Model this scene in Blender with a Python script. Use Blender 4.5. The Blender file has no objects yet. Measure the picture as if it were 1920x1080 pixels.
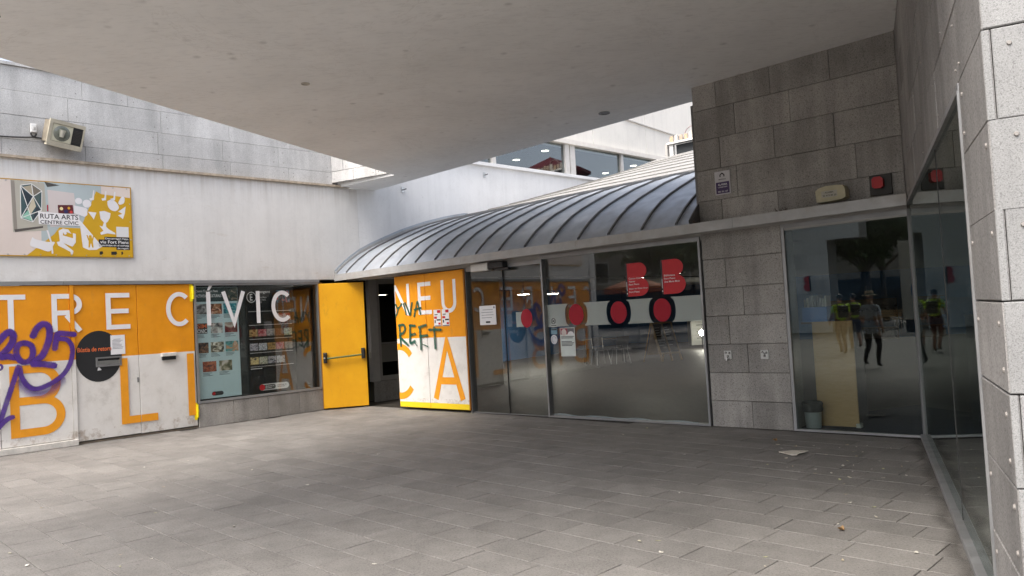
import bpy, bmesh, math, random
from mathutils import Vector, Matrix, noise as mnoise
random.seed(11)
rad = math.radians
sc = bpy.context.scene
C0 = sc.collection

# ------------------------------------------------------------------ camera
def make_camera():
    p, r = rad(2.1), rad(3.2)
    fwd = Vector((0, math.cos(p), math.sin(p)))
    r0 = Vector((1, 0, 0)); u0 = r0.cross(fwd)
    right = math.cos(r)*r0 - math.sin(r)*u0
    up = math.sin(r)*r0 + math.cos(r)*u0
    cd = bpy.data.cameras.new('camera'); co = bpy.data.objects.new('camera', cd); C0.objects.link(co)
    m = Matrix((right, up, -fwd)).transposed().to_4x4(); m.translation = Vector((0, 0, 1.6))
    co.matrix_world = m
    cd.sensor_width = 36; cd.lens = 1442/1920*36; cd.clip_start = .05; cd.clip_end = 500
    sc.camera = co
    return right, up, fwd
CR, CU, CF = make_camera()

# ------------------------------------------------------------------ sky, sun, exposure
SUN_EL, SUN_AZ = rad(54), rad(222)          # azimuth clockwise from +Y
wd = bpy.data.worlds.new('World'); sc.world = wd; wd.use_nodes = True
wn = wd.node_tree; bg = wn.nodes['Background']
sky = wn.nodes.new('ShaderNodeTexSky'); sky.sky_type = 'NISHITA'; sky.sun_disc = False
sky.sun_elevation = SUN_EL; sky.sun_rotation = SUN_AZ; sky.air_density = .8; sky.dust_density = 4.0; sky.ozone_density = 0.
hs = wn.nodes.new('ShaderNodeHueSaturation'); hs.inputs['Saturation'].default_value = .5   # thin even haze
wn.links.new(sky.outputs[0], hs.inputs['Color']); wn.links.new(hs.outputs[0], bg.inputs[0]); bg.inputs[1].default_value = .15
sd = bpy.data.lights.new('sun', 'SUN'); sd.energy = .95; sd.angle = rad(35); sd.color = (1, .945, .87)
so = bpy.data.objects.new('sun', sd); C0.objects.link(so)
sv = Vector((math.sin(SUN_AZ)*math.cos(SUN_EL), math.cos(SUN_AZ)*math.cos(SUN_EL), math.sin(SUN_EL)))
so.rotation_euler = (-sv).to_track_quat('-Z', 'Y').to_euler(); so.location = sv*40
sc.view_settings.view_transform = 'Standard'; sc.view_settings.look = 'None'
sc.view_settings.exposure = 1.5; sc.view_settings.gamma = 1
sc.view_settings.use_curve_mapping = False
sc.render.engine = 'CYCLES'
cy = sc.cycles
cy.use_denoising = True
cy.max_bounces = 10; cy.diffuse_bounces = 5; cy.glossy_bounces = 5; cy.transparent_max_bounces = 24; cy.transmission_bounces = 6
cy.sample_clamp_indirect = 6; cy.caustics_reflective = False; cy.caustics_refractive = False

# ------------------------------------------------------------------ frames of the walls (metres)
Z = Vector((0, 0, 1))
class Fr:
    def __init__(s, o, u, n): s.o = Vector((o[0], o[1], 0)); s.u = Vector((u[0], u[1], 0)); s.n = Vector((n[0], n[1], 0))
    def pt(s, u, z, off=0.): return s.o + s.u*u + s.n*off + Z*z
    def inv(s, P): d = Vector(P) - s.o; return d.dot(s.u), d.z, d.dot(s.n)
FL = Fr((-5.4555, 13.1851), (.70655, .70766), (.70766, -.70655))      # civic centre wall
FW = Fr((.4767, 12.0471), (.75162, -.65960), (-.65960, -.75162))      # library front
FT = Fr((4.4531, 8.5576), (-.41632, -.90922), (-.90922, .41632))      # glazed side wall on the right
_pc = FT.pt(6.09, 0)
FP = Fr((_pc.x, _pc.y), (.883, -.469), (-.469, -.883))                # front of the pier
def mirrorW(P):
    P = Vector(P); return P - 2*((P - FW.o).dot(FW.n))*FW.n
def soffit_z(P): return 4.37 + .0195*((Vector((P[0], P[1], 0)) - FW.o).dot(FW.u) + 4.95)

# ------------------------------------------------------------------ mesh helpers
class MB:
    def __init__(s): s.v = []; s.f = []; s.m = []; s.uv = None
    def add(s, vs, fs, m=0):
        b = len(s.v); s.v += [Vector(x) for x in vs]; s.f += [[i+b for i in f] for f in fs]; s.m += [m]*len(fs); return s
    def box(s, fr, u0, u1, z0, z1, o0, o1, m=0):
        vs = [fr.pt(u, z, o) for o in (o0, o1) for z in (z0, z1) for u in (u0, u1)]
        return s.add(vs, [(0,1,3,2),(4,6,7,5),(0,4,5,1),(2,3,7,6),(0,2,6,4),(1,5,7,3)], m)
    def slab(s, fr, u0, u1, z0, z1, o0, o1, c=.004, m=0):
        vs = [fr.pt(u, z, o0) for z in (z0, z1) for u in (u0, u1)]
        vs += [fr.pt(u, z, o1-c) for z in (z0, z1) for u in (u0, u1)]
        vs += [fr.pt(u, z, o1) for z in (z0+c, z1-c) for u in (u0+c, u1-c)]
        f = [(0,1,3,2)]
        for b in (0, 4): f += [(b,b+4,b+5,b+1),(b+2,b+3,b+7,b+6),(b,b+2,b+6,b+4),(b+1,b+5,b+7,b+3)]
        f.append((8,10,11,9)); return s.add(vs, f, m)
    def ring(s, fr, a, b, o0, o1, m=0):          # rectangular frame a=(u0,u1,z0,z1) outer, b inner
        vs = []
        for o in (o0, o1):
            for q in (a, b): vs += [fr.pt(q[0],q[2],o), fr.pt(q[1],q[2],o), fr.pt(q[1],q[3],o), fr.pt(q[0],q[3],o)]
        f = []
        for i in range(4):
            j = (i+1) % 4
            f += [(i,j,4+j,4+i),(8+i,12+i,12+j,8+j),(i,8+i,8+j,j),(4+i,4+j,12+j,12+i)]
        return s.add(vs, f, m)
    def prism(s, pts, z0, z1, m=0):               # plan polygon extruded in z; z0/z1 number or function
        n = len(pts); g0 = z0 if callable(z0) else (lambda p: z0); g1 = z1 if callable(z1) else (lambda p: z1)
        vs = [Vector((p[0], p[1], g0(p))) for p in pts] + [Vector((p[0], p[1], g1(p))) for p in pts]
        f = [list(range(n))[::-1], list(range(n, 2*n))] + [(i,(i+1)%n,n+(i+1)%n,n+i) for i in range(n)]
        return s.add(vs, f, m)
    def sheet(s, fr, pts, off, th=0., m=0):       # polygon drawn on a wall, with a little thickness
        n = len(pts); vs = [fr.pt(u, z, off) for u, z in pts]
        if th <= 0: return s.add(vs, [list(range(n))], m)
        vs += [fr.pt(u, z, off-th) for u, z in pts]
        return s.add(vs, [list(range(n)), list(range(2*n-1, n-1, -1))] + [(i,n+i,n+(i+1)%n,(i+1)%n) for i in range(n)], m)
    def tube(s, pts, r, seg=8, m=0, cap=True):
        pts = [Vector(p) for p in pts]; rs = r if isinstance(r, (list, tuple)) else [r]*len(pts); b = len(s.v); vs = []; fs = []
        prev = None
        for i, p in enumerate(pts):
            t = (pts[min(i+1, len(pts)-1)] - pts[max(i-1, 0)]).normalized()
            a = prev if prev is not None else (Vector((0,0,1)) if abs(t.z) < .9 else Vector((1,0,0)))
            x = (a - t*a.dot(t)).normalized(); y = t.cross(x); prev = x
            vs += [p + (x*math.cos(2*math.pi*k/seg) + y*math.sin(2*math.pi*k/seg))*rs[i] for k in range(seg)]
        for i in range(len(pts)-1):
            for k in range(seg): fs.append((i*seg+k, i*seg+(k+1)%seg, (i+1)*seg+(k+1)%seg, (i+1)*seg+k))
        if cap: fs += [list(range(seg))[::-1], [(len(pts)-1)*seg+k for k in range(seg)]]
        return s.add(vs, fs, m)
    def disc(s, c, ax, r0, r1, h, seg=20, m=0):   # short cone/cylinder from c along ax
        return s.tube([c, Vector(c)+Vector(ax).normalized()*h], [r0, r1], seg, m)
    def lathe(s, c, prof, seg=20, m=0):
        c = Vector(c); n = len(prof); vs = []; fs = []
        for r, z in prof: vs += [c + Vector((r*math.cos(2*math.pi*k/seg), r*math.sin(2*math.pi*k/seg), z)) for k in range(seg)]
        for i in range(n-1):
            for k in range(seg): fs.append((i*seg+k, i*seg+(k+1)%seg, (i+1)*seg+(k+1)%seg, (i+1)*seg+k))
        fs += [list(range(seg))[::-1], [(n-1)*seg+k for k in range(seg)]]
        return s.add(vs, fs, m)

ORIGIN = {}
def setp(o, label=None, cat=None, group=None, kind=None):
    if label: o['label'] = label
    if cat: o['category'] = cat
    if group: o['group'] = group
    if kind: o['kind'] = kind
    return o
def thing(name, loc, label, cat, group=None):
    o = bpy.data.objects.new(name, None); o.empty_display_size = .2; C0.objects.link(o); o.location = loc
    ORIGIN[o.name] = Vector(loc); return setp(o, label, cat, group)
def link(o, parent=None):
    C0.objects.link(o)
    if parent is not None:
        o.parent = parent; o.location = -ORIGIN.get(parent.name, Vector())
    return o
def mesh(name, mb, smooth=False, recalc=True):
    me = bpy.data.meshes.new(name); me.from_pydata(mb.v, [], mb.f)
    if any(mb.m): me.polygons.foreach_set('material_index', mb.m)
    if recalc or smooth:
        bm = bmesh.new(); bm.from_mesh(me)
        if recalc: bmesh.ops.recalc_face_normals(bm, faces=bm.faces)
        if smooth:
            for f in bm.faces: f.smooth = True
        bm.to_mesh(me); bm.free()
    return me
def obj(name, mb, mat, parent=None, smooth=False, label=None, cat=None, group=None, kind=None, recalc=True):
    me = mesh(name, mb, smooth, recalc)
    for m in (mat if isinstance(mat, (list, tuple)) else [mat]): me.materials.append(m)
    o = link(bpy.data.objects.new(name, me), parent)
    if smooth: autosmooth(me)
    return setp(o, label, cat, group, kind)
def autosmooth(me, ang=35):
    bm = bmesh.new(); bm.from_mesh(me); lim = rad(ang)
    for e in bm.edges:
        if len(e.link_faces) == 2 and e.calc_face_angle(0) > lim: e.smooth = False
    bm.to_mesh(me); bm.free()
def copy_tree(o, parent=None):
    c = o.copy(); C0.objects.link(c); c.parent = parent
    if o.name in ORIGIN: ORIGIN[c.name] = ORIGIN[o.name].copy()
    for ch in list(o.children): copy_tree(ch, c)
    return c

# ------------------------------------------------------------------ material helpers
class NT:
    def __init__(s, name):
        s.mat = bpy.data.materials.new(name); s.mat.use_nodes = True; s.t = s.mat.node_tree; s.N = s.t.nodes
        s.b = s.N['Principled BSDF']; s.out = s.N['Material Output']
        s._pos = None
    def new(s, t, **kw):
        n = s.N.new(t)
        for k, v in kw.items(): setattr(n, k, v)
        return n
    def L(s, a, b): s.t.links.new(a, b)
    def pos(s, scale=(1,1,1), rot=(0,0,0)):
        g = s.new('ShaderNodeNewGeometry'); m = s.new('ShaderNodeMapping'); m.inputs['Scale'].default_value = scale; m.inputs['Rotation'].default_value = rot
        s.L(g.outputs['Position'], m.inputs[0]); return m.outputs[0]
    def noise(s, scale, detail=4, rough=.55, vec=None, dist=0):
        n = s.new('ShaderNodeTexNoise'); n.inputs['Scale'].default_value = scale; n.inputs['Detail'].default_value = detail; n.inputs['Roughness'].default_value = rough; n.inputs['Distortion'].default_value = dist
        s.L(vec if vec is not None else s.pos(), n.inputs['Vector']); return n.outputs[0]
    def ramp(s, fac, stops, interp='LINEAR'):
        r = s.new('ShaderNodeValToRGB'); e = r.color_ramp; e.interpolation = interp
        while len(e.elements) < len(stops): e.elements.new(.5)
        for el, (p, c) in zip(e.elements, stops): el.position = p; el.color = (c, c, c, 1) if isinstance(c, (int, float)) else (*c, 1)
        s.L(fac, r.inputs[0]); return r.outputs[0]
    def mix(s, a, b, fac, mode='MIX'):
        m = s.new('ShaderNodeMix'); m.data_type = 'RGBA'; m.blend_type = mode
        for i, v in ((6, a), (7, b), (0, fac)):
            if hasattr(v, 'links') or hasattr(v, 'is_linked'): s.L(v, m.inputs[i])
            else: m.inputs[i].default_value = v if i == 0 else (*v, 1)
        return m.outputs[2]
    def math(s, op, a, b=None, clamp=False):
        m = s.new('ShaderNodeMath', operation=op); m.use_clamp = clamp
        for i, v in enumerate((a, b)):
            if v is None: continue
            if hasattr(v, 'is_linked'): s.L(v, m.inputs[i])
            else: m.inputs[i].default_value = v
        return m.outputs[0]
    def rnd(s): return s.new('ShaderNodeObjectInfo').outputs['Random']
    def sep(s): x = s.new('ShaderNodeSeparateXYZ'); s.L(s.new('ShaderNodeNewGeometry').outputs['Position'], x.inputs[0]); return x.outputs
    def bump(s, h, strength=.3, dist=.01):
        b = s.new('ShaderNodeBump'); b.inputs['Strength'].default_value = strength; b.inputs['Distance'].default_value = dist
        s.L(h, b.inputs['Height']); s.L(b.outputs[0], s.b.inputs['Normal'])
    def col(s, c):
        if hasattr(c, 'is_linked'): s.L(c, s.b.inputs['Base Color'])
        else: s.b.inputs['Base Color'].default_value = (*c, 1)
    def setv(s, rough=None, metal=None, spec=None):
        if rough is not None:
            if hasattr(rough, 'is_linked'): s.L(rough, s.b.inputs['Roughness'])
            else: s.b.inputs['Roughness'].default_value = rough
        if metal is not None: s.b.inputs['Metallic'].default_value = metal
        if spec is not None: s.b.inputs['Specular IOR Level'].default_value = spec
def hx(h):      # sRGB hex to linear
    r = [int(h[i:i+2], 16)/255 for i in (0, 2, 4)]
    return tuple(c/12.92 if c <= .04045 else ((c+.055)/1.055)**2.4 for c in r)
MC = {}
def plain(c, rough=.6, metal=0, var=.06, scale=9., spec=None, name=None):
    key = (tuple(round(x, 4) for x in c), rough, metal, var, scale)
    if key in MC: return MC[key]
    m = NT(name or 'paint'); n = m.noise(scale, 5, .6)
    hi = tuple(min(1, x*(1+var)) for x in c); lo = tuple(x*(1-var) for x in c)
    m.col(m.ramp(n, [(.3, lo), (.7, hi)])); m.setv(rough, metal, spec); MC[key] = m.mat; return m.mat
def emit(c, strength, name='lamp_glow'):
    m = NT(name); m.b.inputs['Emission Color'].default_value = (*c, 1); m.b.inputs['Emission Strength'].default_value = strength; m.col(c); return m.mat

def granite(name, base, warm=1., speck=.55, stain=.25, rough=.75, rv=.16, grain=1., gum=False):
    m = NT(name)
    g1 = m.noise(75*grain, 3, .7); g2 = m.noise(190*grain, 2, .6)
    sp = m.ramp(g1, [(.30, 1-speck), (.48, 1.0), (.62, 1.06), (.74, 1+speck*.55)])
    sp2 = m.ramp(g2, [(.3, .8), (.7, 1.2)])
    st = m.ramp(m.noise(1.3, 6, .62), [(.28, 1-stain), (.62, 1.08)])
    st2 = m.ramp(m.noise(1.0, 5, .6, m.pos((5, 5, .5))), [(.35, 1-stain*.7), (.6, 1.03)])
    rv_ = m.new('ShaderNodeMapRange'); rv_.inputs[3].default_value = 1-rv; rv_.inputs[4].default_value = 1+rv; m.L(m.rnd(), rv_.inputs[0])
    c = m.mix(base, sp, 1., 'MULTIPLY')
    for x in (sp2, st, st2): c = m.mix(c, x, 1., 'MULTIPLY')
    cc = m.new('ShaderNodeCombineColor')
    for i in range(3): m.L(rv_.outputs[0], cc.inputs[i])
    c = m.mix(c, cc.outputs[0], 1., 'MULTIPLY')
    if gum:
        v = m.new('ShaderNodeTexVoronoi'); v.inputs['Scale'].default_value = 2.6; m.L(m.pos(), v.inputs['Vector'])
        sx = m.new('ShaderNodeSeparateColor'); m.L(v.outputs['Color'], sx.inputs[0])
        dk_ = m.math('MULTIPLY', m.math('LESS_THAN', m.math('ADD', v.outputs['Distance'], m.math('MULTIPLY', m.noise(40, 2), .03)), .055), m.math('GREATER_THAN', sx.outputs[0], .55))
        c = m.mix(c, (.10, .095, .09), m.math('MULTIPLY', dk_, .5))
        big_ = m.ramp(m.noise(.55, 7, .72, None, .8), [(.3, .90), (.5, 1.), (.7, 1.05)])
        c = m.mix(c, big_, 1., 'MULTIPLY')
    m.col(c); m.setv(rough, 0, .35); m.bump(g1, .35, .004); return m.mat

M = {}
def materials():
    M['granite'] = granite('granite_grey', (.31, .30, .29), stain=.24)
    M['granite_dark'] = granite('granite_weathered', (.365, .348, .325), speck=.6, stain=.28)
    M['granite_light'] = granite('granite_flamed', (.285, .285, .28), speck=.5, stain=.14, rv=.06, grain=2.2)
    M['granite_blue'] = granite('granite_pale', (.54, .535, .525), speck=.3, stain=.2, rv=.08)
    M['gate_stone'] = granite('gateway_stone', (.82, .81, .79), speck=.15, stain=.12)
    M['paver'] = granite('paving_stone', (.222, .210, .195), speck=.40, stain=.16, rough=.72, rv=.10, grain=.8, gum=True)
    # ground under the pavers: joints and the far plaza
    m = NT('paving_bed'); n = m.noise(6, 5); m.col(m.ramp(n, [(.3, (.035, .032, .028)), (.7, (.075, .068, .06))])); m.setv(.9); M['bed'] = m.mat
    m = NT('far_paving'); br = m.new('ShaderNodeTexBrick'); m.L(m.pos((1, 1, 1), (0, 0, rad(45))), br.inputs['Vector'])
    br.inputs['Scale'].default_value = 1; br.inputs['Brick Width'].default_value = .52; br.inputs['Row Height'].default_value = .31; br.inputs['Mortar Size'].default_value = .006
    br.inputs['Color1'].default_value = (.25, .24, .225, 1); br.inputs['Color2'].default_value = (.30, .285, .27, 1); br.inputs['Mortar'].default_value = (.09, .085, .08, 1)
    c = m.mix(br.outputs[0], m.ramp(m.noise(.8, 6), [(.3, .75), (.7, 1.1)]), 1., 'MULTIPLY'); m.col(c); m.setv(.8); M['far_paving'] = m.mat
    # plaster
    def plaster(name, base, streak=.16, blot=.10, top=None):
        m = NT(name)
        s1 = m.ramp(m.noise(1., 6, .65, m.pos((7, 7, .45))), [(.33, 1-streak), (.55, 1.0)])
        s2 = m.ramp(m.noise(1.6, 7, .68), [(.3, 1-blot), (.65, 1.03)])
        s3 = m.ramp(m.noise(5.5, 5, .7), [(.22, .86), (.34, 1.0)])
        c = m.mix(base, s1, 1., 'MULTIPLY'); c = m.mix(c, s2, 1., 'MULTIPLY'); c = m.mix(c, s3, 1., 'MULTIPLY')
        if top:
            x = m.sep(); runs = m.ramp(m.noise(1., 5, .7, m.pos((9, 9, .25))), [(.46, 0.), (.62, 1.)])
            near = m.new('ShaderNodeMapRange'); near.inputs[1].default_value = 3.9; near.inputs[2].default_value = 4.36; m.L(x[2], near.inputs[0])
            c = m.mix(c, (.36, .30, .23), m.math('MULTIPLY', m.math('MULTIPLY', runs, near.outputs[0]), .30))
            low = m.new('ShaderNodeMapRange'); low.inputs[1].default_value = 2.85; low.inputs[2].default_value = 2.52; m.L(x[2], low.inputs[0])
            c = m.mix(c, (.40, .36, .32), m.math('MULTIPLY', m.math('MULTIPLY', m.ramp(m.noise(6, 6, .7), [(.4, 0.), (.6, 1.)]), low.outputs[0]), .22))
            sm = m.ramp(m.noise(1., 4, .6, m.pos((3, 3, 11))), [(.66, 0.), (.72, 1.)])
            c = m.mix(c, (.45, .38, .30), m.math('MULTIPLY', sm, .18))
        cr = m.ramp(m.math('ABSOLUTE', m.math('SUBTRACT', m.noise(.9, 8, .7, None, .5), .5)), [(.0, 1.), (.004, 0.)])
        c = m.mix(c, (.45, .43, .41), m.math('MULTIPLY', cr, .25))
        m.col(c); m.setv(.85, 0, .3); m.bump(m.noise(28, 5), .12, .006); return m.mat
    M['plaster'] = plaster('white_render', (.75, .74, .725), .06, .06, True)
    M['plaster_blue'] = plaster('white_render_upper', (.80, .80, .80), .05, .05)
    M['cream_panel'] = plaster('cream_cladding', (.80, .77, .71), .05, .05)
    # underside of the bridge
    m = NT('painted_soffit')
    a = m.ramp(m.noise(.45, 6, .6), [(.3, (.86, .858, .845)), (.7, (.91, .908, .90))])
    mp = m.pos((1, 1, 1), (0, 0, rad(20))); v = m.new('ShaderNodeTexVoronoi'); v.inputs['Scale'].default_value = 3.2; v.inputs['Randomness'].default_value = 1
    m.L(mp, v.inputs['Vector'])
    spots = m.ramp(v.outputs['Distance'], [(.02, .74), (.10, .86), (.17, 1.)])
    patch = m.ramp(m.noise(2.2, 3), [(.47, 0.), (.56, 1.)])
    a = m.mix(a, m.mix((1, 1, 1), spots, patch), 1., 'MULTIPLY')
    a = m.mix(a, m.ramp(m.noise(7, 6, .7, m.pos((1, 3, 1), (0, 0, rad(20)))), [(.28, .88), (.5, 1.)]), 1., 'MULTIPLY')
    cr = m.ramp(m.math('ABSOLUTE', m.math('SUBTRACT', m.noise(.35, 9, .68, None, .7), .53)), [(.0, 1.), (.0025, 0.)])
    a = m.mix(a, (.35, .32, .28), m.math('MULTIPLY', cr, .18))
    wt = m.noise(.6, 6, .65, None, 1.); wm_ = m.ramp(wt, [(.60, 0.), (.64, .8), (.66, .35), (.8, .2)])
    a = m.mix(a, (.52, .49, .45), m.math('MULTIPLY', wm_, .10))
    a = m.mix(a, m.ramp(m.noise(1.1, 8, .7), [(.3, .95), (.6, 1.03)]), 1., 'MULTIPLY')
    m.col(a); m.setv(.75, 0, .3); m.bump(m.noise(9, 4), .15, .01); M['soffit'] = m.mat
    # zinc
    def zinc(name, lo, hi, rough=.42, metal=.75, rust=0.):
        m = NT(name); n = m.noise(2.3, 7, .68, None, .6)
        c = m.ramp(n, [(.3, lo), (.7, hi)])
        d = m.ramp(m.noise(1.4, 6, .7), [(.50, 0.), (.72, .55+rust)])
        c = m.mix(c, (.30, .24, .18), m.math('MULTIPLY', d, .45+rust)); m.col(c)
        m.setv(m.ramp(m.noise(6, 5), [(.3, rough-.1), (.7, rough+.16)]), metal, .5); m.bump(m.noise(3.5, 4), .18, .02); return m.mat
    M['zinc'] = zinc('zinc_sheet', (.37, .405, .455), (.48, .515, .565), .46, .55)
    M['zinc_seam'] = zinc('zinc_seam_dark', (.15, .15, .15), (.23, .225, .22), .6, .4)
    M['zinc_light'] = zinc('zinc_sheet_pale', (.29, .285, .275), (.36, .355, .345), .7, .1)
    M['fascia'] = zinc('galvanised_fascia', (.36, .36, .355), (.47, .47, .465), .55, .25, .2)
    M['alu'] = zinc('brushed_aluminium', (.30, .305, .31), (.38, .385, .39), .45, .6)
    M['alu_dark'] = plain((.20, .20, .20), .5, .3, name='grey_frame')
    M['pin'] = plain((.30, .28, .26), .6, .3, name='dull_steel')
    M['steel'] = plain((.55, .55, .54), .3, .9, name='steel')
    # doors: orange above, white below, worn
    def door(name, zsplit, yellow_foot=False):
        m = NT(name); x = m.sep()
        wob = m.math('MULTIPLY', m.math('SUBTRACT', m.noise(9, 3), .5), .006)
        f = m.math('GREATER_THAN', m.math('ADD', x[2], wob), zsplit)
        org = m.ramp(m.noise(3, 6, .65), [(.3, (.74, .275, .006)), (.7, (.86, .34, .012))])
        wht = m.ramp(m.noise(3.4, 7, .7), [(.28, (.60, .57, .53)), (.45, (.74, .715, .68)), (.7, (.80, .78, .75))])
        c = m.mix(wht, org, f)
        rust = m.math('MULTIPLY', m.ramp(m.noise(7, 6, .75), [(.5, 0.), (.66, 1.)]), m.math('LESS_THAN', x[2], .22))
        c = m.mix(c, (.27, .17, .09), m.math('MULTIPLY', rust, .55))
        sc_ = m.ramp(m.noise(1., 6, .8, m.pos((16, 16, 30))), [(.30, 1.), (.335, 0.)])
        c = m.mix(c, (.62, .50, .33), m.math('MULTIPLY', sc_, .5))
        c = m.mix(c, (.20, .17, .14), m.math('MULTIPLY', m.ramp(m.noise(1., 7, .8, m.pos((9, 9, 2.2))), [(.60, 0.), (.75, 1.)]), .30))
        if yellow_foot: c = m.mix(c, (.86, .62, .02), m.math('LESS_THAN', x[2], .145))
        m.col(c); m.setv(m.ramp(m.noise(8, 4), [(.3, .38), (.7, .6)]), 0, .4); m.bump(m.noise(14, 4), .08, .004); return m.mat
    M['door'] = door('orange_and_white_paint', 1.31)
    M['door_y'] = door('orange_white_paint_yellow_foot', 1.30, True)
    m = NT('yellow_paint'); m.col(m.mix(m.ramp(m.noise(2.5, 6, .6), [(.3, (.70, .33, .004)), (.7, (.78, .39, .008))]), (.25, .14, .03), m.math('MULTIPLY', m.ramp(m.noise(1., 7, .8, m.pos((8, 8, 3))), [(.57, 0.), (.75, 1.)]), .4))); m.setv(.42, 0, .4); m.bump(m.noise(11, 4), .06, .004); M['yellow'] = m.mat
    M['lemon'] = plain(hx('F2DE10'), .45, name='lemon_paint')
    M['letter_white'] = plain((.80, .79, .80), .55, var=.04, name='white_vinyl')
    M['letter_orange'] = plain((.84, .335, .012), .55, var=.05, name='orange_vinyl')
    M['black'] = plain((.018, .019, .021), .45, name='black_paint')
    M['rubber'] = plain((.03, .03, .03), .7, name='black_rubber')
    M['paper'] = plain((.78, .78, .79), .8, var=.03, name='white_paper')
    M['red_vinyl'] = plain((.55, .012, .02), .45, name='red_vinyl')
    M['coral_text'] = plain(hx('E0703C'), .6, name='orange_print')
    # glass: two-sided Schlick mirror over a clear tinted sheet
    def glass(name, tint, r0=.05, mirror=(1, 1, 1)):
        m = NT(name); m.N.remove(m.b)
        tr = m.new('ShaderNodeBsdfTransparent'); tr.inputs[0].default_value = (*tint, 1)
        gl = m.new('ShaderNodeBsdfGlossy'); gl.inputs['Roughness'].default_value = 0.0; gl.inputs[0].default_value = (*mirror, 1)
        lw = m.new('ShaderNodeLayerWeight'); lw.inputs[0].default_value = .5
        p5 = m.math('POWER', lw.outputs['Facing'], 5.); f = m.math('ADD', m.math('MULTIPLY', p5, 1-r0), r0, True)
        mx = m.new('ShaderNodeMixShader'); m.L(f, mx.inputs[0]); m.L(tr.outputs[0], mx.inputs[1]); m.L(gl.outputs[0], mx.inputs[2]); m.L(mx.outputs[0], m.out.inputs[0])
        return m.mat
    M['glass'] = glass('clear_glass', (.95, .97, .96), .055)
    M['glass_dark'] = glass('tinted_glass', (.86, .90, .88), .06, (.84, .88, .86))
    M['glass_up'] = glass('window_glass', (.7, .75, .75), .12)
    def film(name, c, a, rough=.7):
        m = NT(name); m.col(c); m.setv(rough); tr = m.new('ShaderNodeBsdfTransparent'); mx = m.new('ShaderNodeMixShader'); mx.inputs[0].default_value = a
        m.L(tr.outputs[0], mx.inputs[1]); m.L(m.b.outputs[0], mx.inputs[2]); m.L(mx.outputs[0], m.out.inputs[0]); return m.mat
    M['frost'] = film('frosted_film', (.60, .66, .62), .62)
    M['red_film'] = film('red_film', (.44, .008, .026), .85)
    M['smear'] = film('dry_sealant', (.40, .47, .50), .5)
    # spray paint ribbons: soft edge from the UV across the line
    def spray(name, c, soft=.35, dens=.95):
        m = NT(name); uv = m.new('ShaderNodeTexCoord'); x = m.new('ShaderNodeSeparateXYZ'); m.L(uv.outputs['UV'], x.inputs[0])
        e = m.math('SUBTRACT', 1., m.math('ABSOLUTE', m.math('SUBTRACT', m.math('MULTIPLY', x.outputs[1], 2.), 1.)))
        n = m.math('MULTIPLY', m.math('SUBTRACT', m.noise(60, 4), .5), .35)
        a = m.ramp(m.math('ADD', e, n), [(.02, 0.), (soft, dens)])
        a = m.math('MULTIPLY', a, m.ramp(m.noise(7, 4), [(.25, .72), (.5, 1.)]))
        m.col(m.ramp(m.noise(12, 4), [(.3, tuple(k*.8 for k in c)), (.7, tuple(min(1, k*1.25) for k in c))])); m.setv(.5)
        m.L(a, m.b.inputs['Alpha']); return m.mat
    M['purple'] = spray('purple_spray', (.070, .022, .23)); M['purple_mist'] = spray('purple_overspray', (.10, .035, .32), .9, .55)
    M['grime'] = spray('floor_grime', (.06, .053, .045), 1.0, .36); M['green'] = spray('green_spray', (.004, .085, .055), .5, .92)
    M['wood'] = plain((.52, .34, .16), .6, var=.18, scale=6, name='pine_wood')
    m = NT('pale_plywood'); g = m.noise(3, 5, .6, m.pos((3, 3, 14))); m.col(m.ramp(g, [(.3, (.42, .26, .11)), (.7, (.50, .32, .15))])); m.setv(.5); M['ply'] = m.mat
    m = NT('interior_floor'); g = m.noise(2, 5, .6, m.pos((6, 1.2, 1), (0, 0, rad(-41)))); m.col(m.ramp(g, [(.3, (.022, .019, .015)), (.7, (.05, .042, .033))])); m.setv(.55); M['ifloor'] = m.mat
    m = NT('navy_carpet'); m.col(m.ramp(m.noise(60, 3), [(.3, (.012, .016, .035)), (.7, (.025, .032, .06))])); m.setv(.85); M['carpet'] = m.mat
    M['iwall'] = plain((.40, .385, .35), .8, name='interior_wall'); M['iceil'] = plain((.34, .33, .31), .85, name='interior_ceiling')
    M['iblue'] = plain((.035, .13, .30), .6, name='blue_partition'); M['idark'] = plain((.03, .03, .03), .7, name='dark_interior')
    M['jean'] = plain((.02, .022, .03), .8, name='dark_cloth')
materials()

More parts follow.
